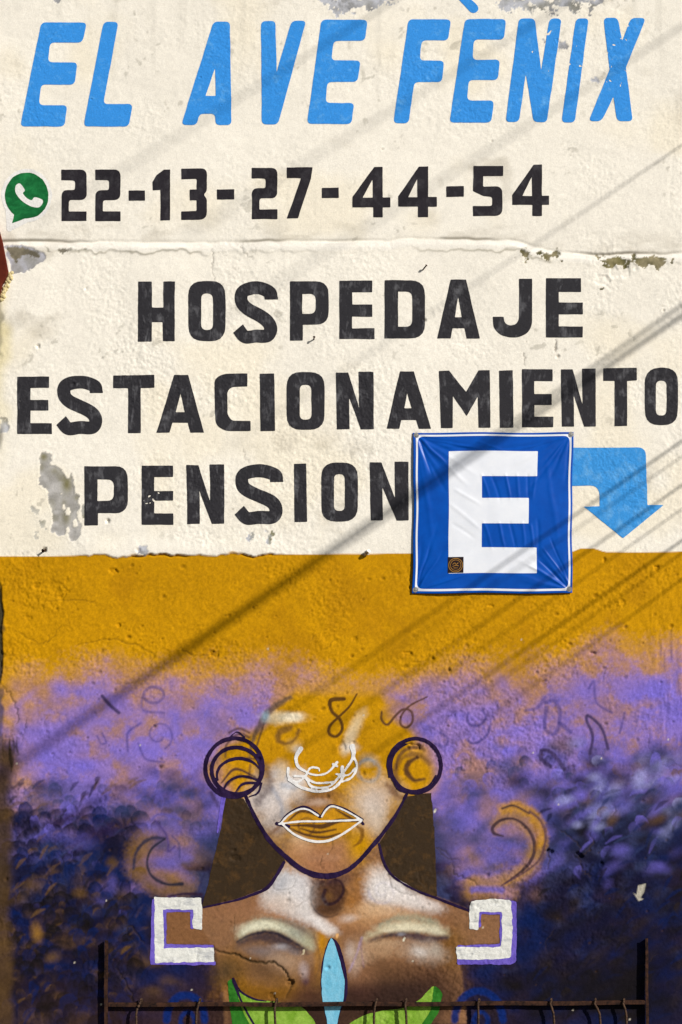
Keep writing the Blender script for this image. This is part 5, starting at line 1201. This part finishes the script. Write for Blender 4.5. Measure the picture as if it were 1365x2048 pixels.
for (cx_, cy_) in cor:
    bm = bmesh.new()
    h0 = float(BH[np.searchsorted(BY, cy_) - 1, np.searchsorted(BX, cx_) - 1])
    for (r0, r1, d0, d1) in ((5.6, 5.2, .2, 1.8), (3.0, 2.2, 1.8, 4.0)):
        a_ = [bm.verts.new(WB(cx_ + r0 * math.cos(q * .5236), cy_ + r0 * math.sin(q * .5236), h0 + d0)) for q in range(12)]
        b_ = [bm.verts.new(WB(cx_ + r1 * math.cos(q * .5236), cy_ + r1 * math.sin(q * .5236), h0 + d1)) for q in range(12)]
        for q in range(12): bm.faces.new((a_[q], a_[(q + 1) % 12], b_[(q + 1) % 12], b_[q]))
        bm.faces.new(b_)
    bmesh.ops.recalc_face_normals(bm, faces=bm.faces)
    sh_ = [bm.verts.new(WB(cx_ + 2 * math.cos(q * 1.047), cy_ + 2 * math.sin(q * 1.047), h0)) for q in range(6)]
    s2 = [bm.verts.new(WB(cx_ + 2 * math.cos(q * 1.047), cy_ + 2 * math.sin(q * 1.047), -20)) for q in range(6)]
    for q in range(6): bm.faces.new((sh_[q], sh_[(q + 1) % 6], s2[(q + 1) % 6], s2[q]))
    to_banner(bm_obj('screw', bm, M['steel'], banner))
# a small sticker at the foot of the letter
M['stk'] = simple('dark_sticker_print', PC(46, 36, 38), .45, 0, .2, 60)
M['gold'] = simple('gold_sticker_print', PC(176, 128, 60), .45, 0, .3, 80)
stx, sty = mp(A8, (481, 528))[0]
sticker = link(bpy.data.objects.new('sticker', None), None, 'small square dark sticker with gold rings on the foot of the white letter', 'sticker')
sticker.location = WB(stx, sty + 16); bpy.context.view_layer.update()
def to_st(o):
    o.parent = sticker; o.matrix_parent_inverse = sticker.matrix_world.inverted(); return o
GX = np.arange(894, 930, .75); GY = np.arange(1112, 1150, .75)
gi = np.clip(np.round((GX - BX[0]) / 1.5).astype(int), 0, len(BX) - 1); gj = np.clip(np.round((GY - BY[0]) / 1.5).astype(int), 0, len(BY) - 1)
fx_ = np.interp(GX, BX, np.arange(len(BX))); fy_ = np.interp(GY, BY, np.arange(len(BY)))
ix_ = np.floor(fx_).astype(int); iy_ = np.floor(fy_).astype(int); wx_ = (fx_ - ix_)[None]; wy_ = (fy_ - iy_)[:, None]
GH = (BH[np.ix_(iy_, ix_)] * (1 - wx_) + BH[np.ix_(iy_, ix_ + 1)] * wx_) * (1 - wy_) + (BH[np.ix_(iy_ + 1, ix_)] * (1 - wx_) + BH[np.ix_(iy_ + 1, ix_ + 1)] * wx_) * wy_
SD = dict(gx=GX, gy=GY, gh=GH, pos=WB)
to_st(decal('backing', poly(mp(A8, (450, 497), (512, 497), (512, 559), (450, 559))), M['stk'], 1.1, None, sticker, **SD))
to_st(decal('printed_ring', ring(stx, sty + .5, 14.0, 13.6, 1.3) | ring(stx, sty + .5, 10.6, 10.4, 1.0), M['gold'], 1.4, None, sticker, **SD))
em = stroke([(stx - 6, sty - 1), (stx - 2, sty - 4), (stx + 1, sty - 1), (stx + 5, sty - 4)], 1.3) | stroke([(stx - 6, sty + 3), (stx, sty + 1), (stx + 6, sty + 2)], 1.2) | stroke([(stx - 4, sty + 6), (stx + 4, sty + 6)], 1.1, False)
to_st(decal('printed_emblem', em, M['gold'], 1.4, None, sticker, **SD))

# ------------------------------------------------------------------ fixings left in the wall
bm = bmesh.new()
p0 = W(729, 1110, -6); p1 = W(738, 1104, 34)
tube_bm(bm, [p0, p1], .009, 10)
tube_bm(bm, [W(733, 1107, 12), W(735, 1106, 18)], .013, 8)
stub = bm_obj('pipe_stub', bm, M['steel'], None, False, label='short grey pipe stub sticking out left of the banner at the ochre edge', cat='pipe')
def nail(px, py, dx, dy, label, r=.0035):
    bm = bmesh.new(); tube_bm(bm, [W(px, py, -4), W(px + dx * .9, py + dy * .9, 26), W(px + dx, py + dy, 28)], r, 7, [r, r, r * 1.9])
    return bm_obj('wall_nail', bm, M['rust'], None, False, label=label, cat='nail', group='nails left in the wall')
nail(845, 541, 8, -7, 'bent rusty nail above the letters of the top black row')
nail(92, 1100, -4, 3, 'rusty nail stub low in the cream plaster at left', .005)
nail(628, 680, 1, -3, 'small rusty nail under the top black row', .0035)

# ------------------------------------------------------------------ rusty railing along the foot of the wall
rail = link(bpy.data.objects.new('steel_railing', None), None, 'rusty angle iron railing with thin bent bars before the mural', 'railing')
rail.location = W(754, 2048 + 290, 80); rail.location.z = 0; bpy.context.view_layer.update()
def to_rail(o):
    o.parent = rail; o.matrix_parent_inverse = rail.matrix_world.inverted(); return o
OFF = 34.0
def lbar_v(px, y0, y1, w=8.5, side=1, off=OFF, lean=0.0):
    bm = bmesh.new()
    n2 = 14; rows = []
    for k in range(n2 + 1):
        t = k / n2; y = y0 + (y1 - y0) * t; c = px + lean * t + .5 * math.sin(k * 1.7)
        a_ = c - w / 2 * side; b_ = c + w / 2 * side; th = 1.6 * side
        prof = [(a_, off), (b_, off), (b_, off - 4), (a_ + th, off - 4), (a_ + th, off - 24), (a_, off - 24)]
        rows.append([bm.verts.new(W(q[0], y, q[1])) for q in prof])
    for k in range(n2):
        for q in range(6): bm.faces.new((rows[k][q], rows[k][(q + 1) % 6], rows[k + 1][(q + 1) % 6], rows[k + 1][q]))
    bm.faces.new(rows[0]); bm.faces.new(rows[-1][::-1])
    bmesh.ops.recalc_face_normals(bm, faces=bm.faces)
    return bm
ZG = (ZC / S) + CY                                # photo row of the ground
to_rail(bm_obj('post', lbar_v(215, 1880, ZG - 1, 7.0, 1, lean=-3), M['rust'], rail))
to_rail(bm_obj('post', lbar_v(1291.5, 1876, ZG - 1, 5.5, -1, lean=4), M['rust'], rail))
def lbar_h(py0, py1, x0, x1, h=11, off=OFF):
    bm = bmesh.new(); rows = []; n2 = 30
    for k in range(n2 + 1):
        t = k / n2; x = x0 + (x1 - x0) * t; y = py0 + (py1 - py0) * t + .7 * math.sin(k * .8) + 1.2 * math.sin(t * 3.1)
        prof = [(y + 2.2, off), (y, off - 6), (y, off - 22), (y + 1.6, off - 22), (y + 3.2, off - 5), (y + h, off - 5), (y + h, off)]
        rows.append([bm.verts.new(W(x, q[0], q[1])) for q in prof])
    for k in range(n2):
        for q in range(7): bm.faces.new((rows[k][q], rows[k][(q + 1) % 7], rows[k + 1][(q + 1) % 7], rows[k + 1][q]))
    bm.faces.new(rows[0]); bm.faces.new(rows[-1][::-1])
    bmesh.ops.recalc_face_normals(bm, faces=bm.faces)
    return bm
to_rail(bm_obj('top_rail', lbar_h(2004, 2000, 219, 1289, 8, OFF - 1.0), M['rust'], rail))
to_rail(bm_obj('bottom_rail', lbar_h(ZG - 40, ZG - 40, 219, 1289, 11, OFF - 1.0), M['rust'], rail))
M['bar'] = simple('rebar_rust', PC(96, 74, 58), .7, .4, 0, 140, .5, c2=PC(46, 38, 36))
for (x, dx) in [(282, -9), (399, -3), (552, -2), (751, -1), (810, 1), (955, -1), (1099, 6), (1187, 10), (1244, 5)]:
    pts = [W(x + 1, 2008, -10), W(x + 3, 2000, 30), W(x + 3, 1997, OFF - 12), W(x + 2, 1998, OFF + 4), W(x, 2006, OFF + 7)]
    for k in range(12):
        t = (k + 1) / 12
        pts.append(W(x + dx * math.sin(min(1, t * 5) * 1.4) + 2.0 * math.sin(t * 7 + x), 2010 + (ZG - 42 - 2010) * t ** 1.6, OFF + 7))
    bm = bmesh.new(); q = []
    P = [tuple(p) for p in pts]
    for i in range(len(P) - 1):
        for m_ in range(3): q.append(tuple(P[i][c] + (P[i + 1][c] - P[i][c]) * m_ / 3 for c in range(3)))
    q.append(P[-1])
    rad = [.0056 + (.0009 if (i % 2) else 0) for i in range(len(q))]
    tube_bm(bm, q, .006, 7, rad)
    to_rail(bm_obj('bar', bm, M['bar'], rail, True))

# ------------------------------------------------------------------ service cables overhead: they run from the wall across the street and throw the slanting shadows
M['cable'] = simple('black_cable_sheath', (.03, .03, .032), .6, 0, .2, 30)
def cable(pR, dR, pL, dL, r, label, sag=0.05, ext=0.35):
    """pR, pL: where the shadow lies on the wall (photo px); dR, dL: how far the cable is from the wall there (m)"""
    def pt(p, d):
        w = Vector(W(*p)); return w + SUN * (d / -SUN.y)
    a_ = pt(pR, dR); b_ = pt(pL, dL)
    dirv = (b_ - a_)
    t0 = (-a_.y - 0.0) / dirv.y if abs(dirv.y) > 1e-6 else 0
    t0 = max(t0, -1.2)
    t1 = 1 + ext
    pts = []
    for k in range(41):
        t = t0 + (t1 - t0) * k / 40
        u = (k / 40)
        p = a_ + dirv * t
        p.z -= sag * 4 * u * (1 - u)
        pts.append(p)
    bm = bmesh.new(); tube_bm(bm, pts, r, 8)
    return bm_obj('overhead_cable', bm, M['cable'], None, True, label=label, cat='cable', group='service cables crossing above the street')
cable((1365, 624), 2.4, (5, 1546), 4.6, .0120, 'thickest overhead cable, its shadow crossing the banner', .02)
cable((1365, 603), 2.2, (5, 1541), 4.6, .0085, 'thin cable strung beside the thickest overhead cable', .02)
cable((1365, 283), 1.3, (690, 735), 3.8, .0036, 'thin overhead cable shading the end of the telephone number', .02)
cable((1365, 45), 3.2, (690, 478), 5.2, .0053, 'overhead cable shading the last title letters', .02)
cable((1116, 10), 3.2, (560, 352), 5.2, .0053, 'overhead cable shading the middle of the title', .02)
cable((700, 50), 3.2, (230, 345), 5.4, .0052, 'overhead cable shading the first half of the title', .02)
cable((1365, 874), 1.5, (540, 1444), 3.0, .0060, 'overhead cable shading the ochre coat below the banner', .02)
cable((1365, 962), 1.4, (767, 1380), 2.6, .0052, 'overhead cable second below the banner shadow', .02)
cable((1365, 1073), 1.4, (720, 1520), 2.8, .0062, 'overhead cable shading the right earring of the mural', .02)
cable((1365, 1150), 1.4, (1020, 1400), 2.4, .0042, 'overhead cable with the lowest shadow at the right', .02)
cable((1365, 905), 1.4, (900, 1225), 2.8, .0032, 'thinnest overhead cable above the arrow', .02)
cable((1365, 1010), 1.3, (840, 1378), 2.5, .0034, 'thin overhead cable between the two shading the ochre coat', .02)
cable((1365, 1098), 1.3, (900, 1425), 2.5, .0034, 'thin overhead cable just above the lowest shadow', .02)
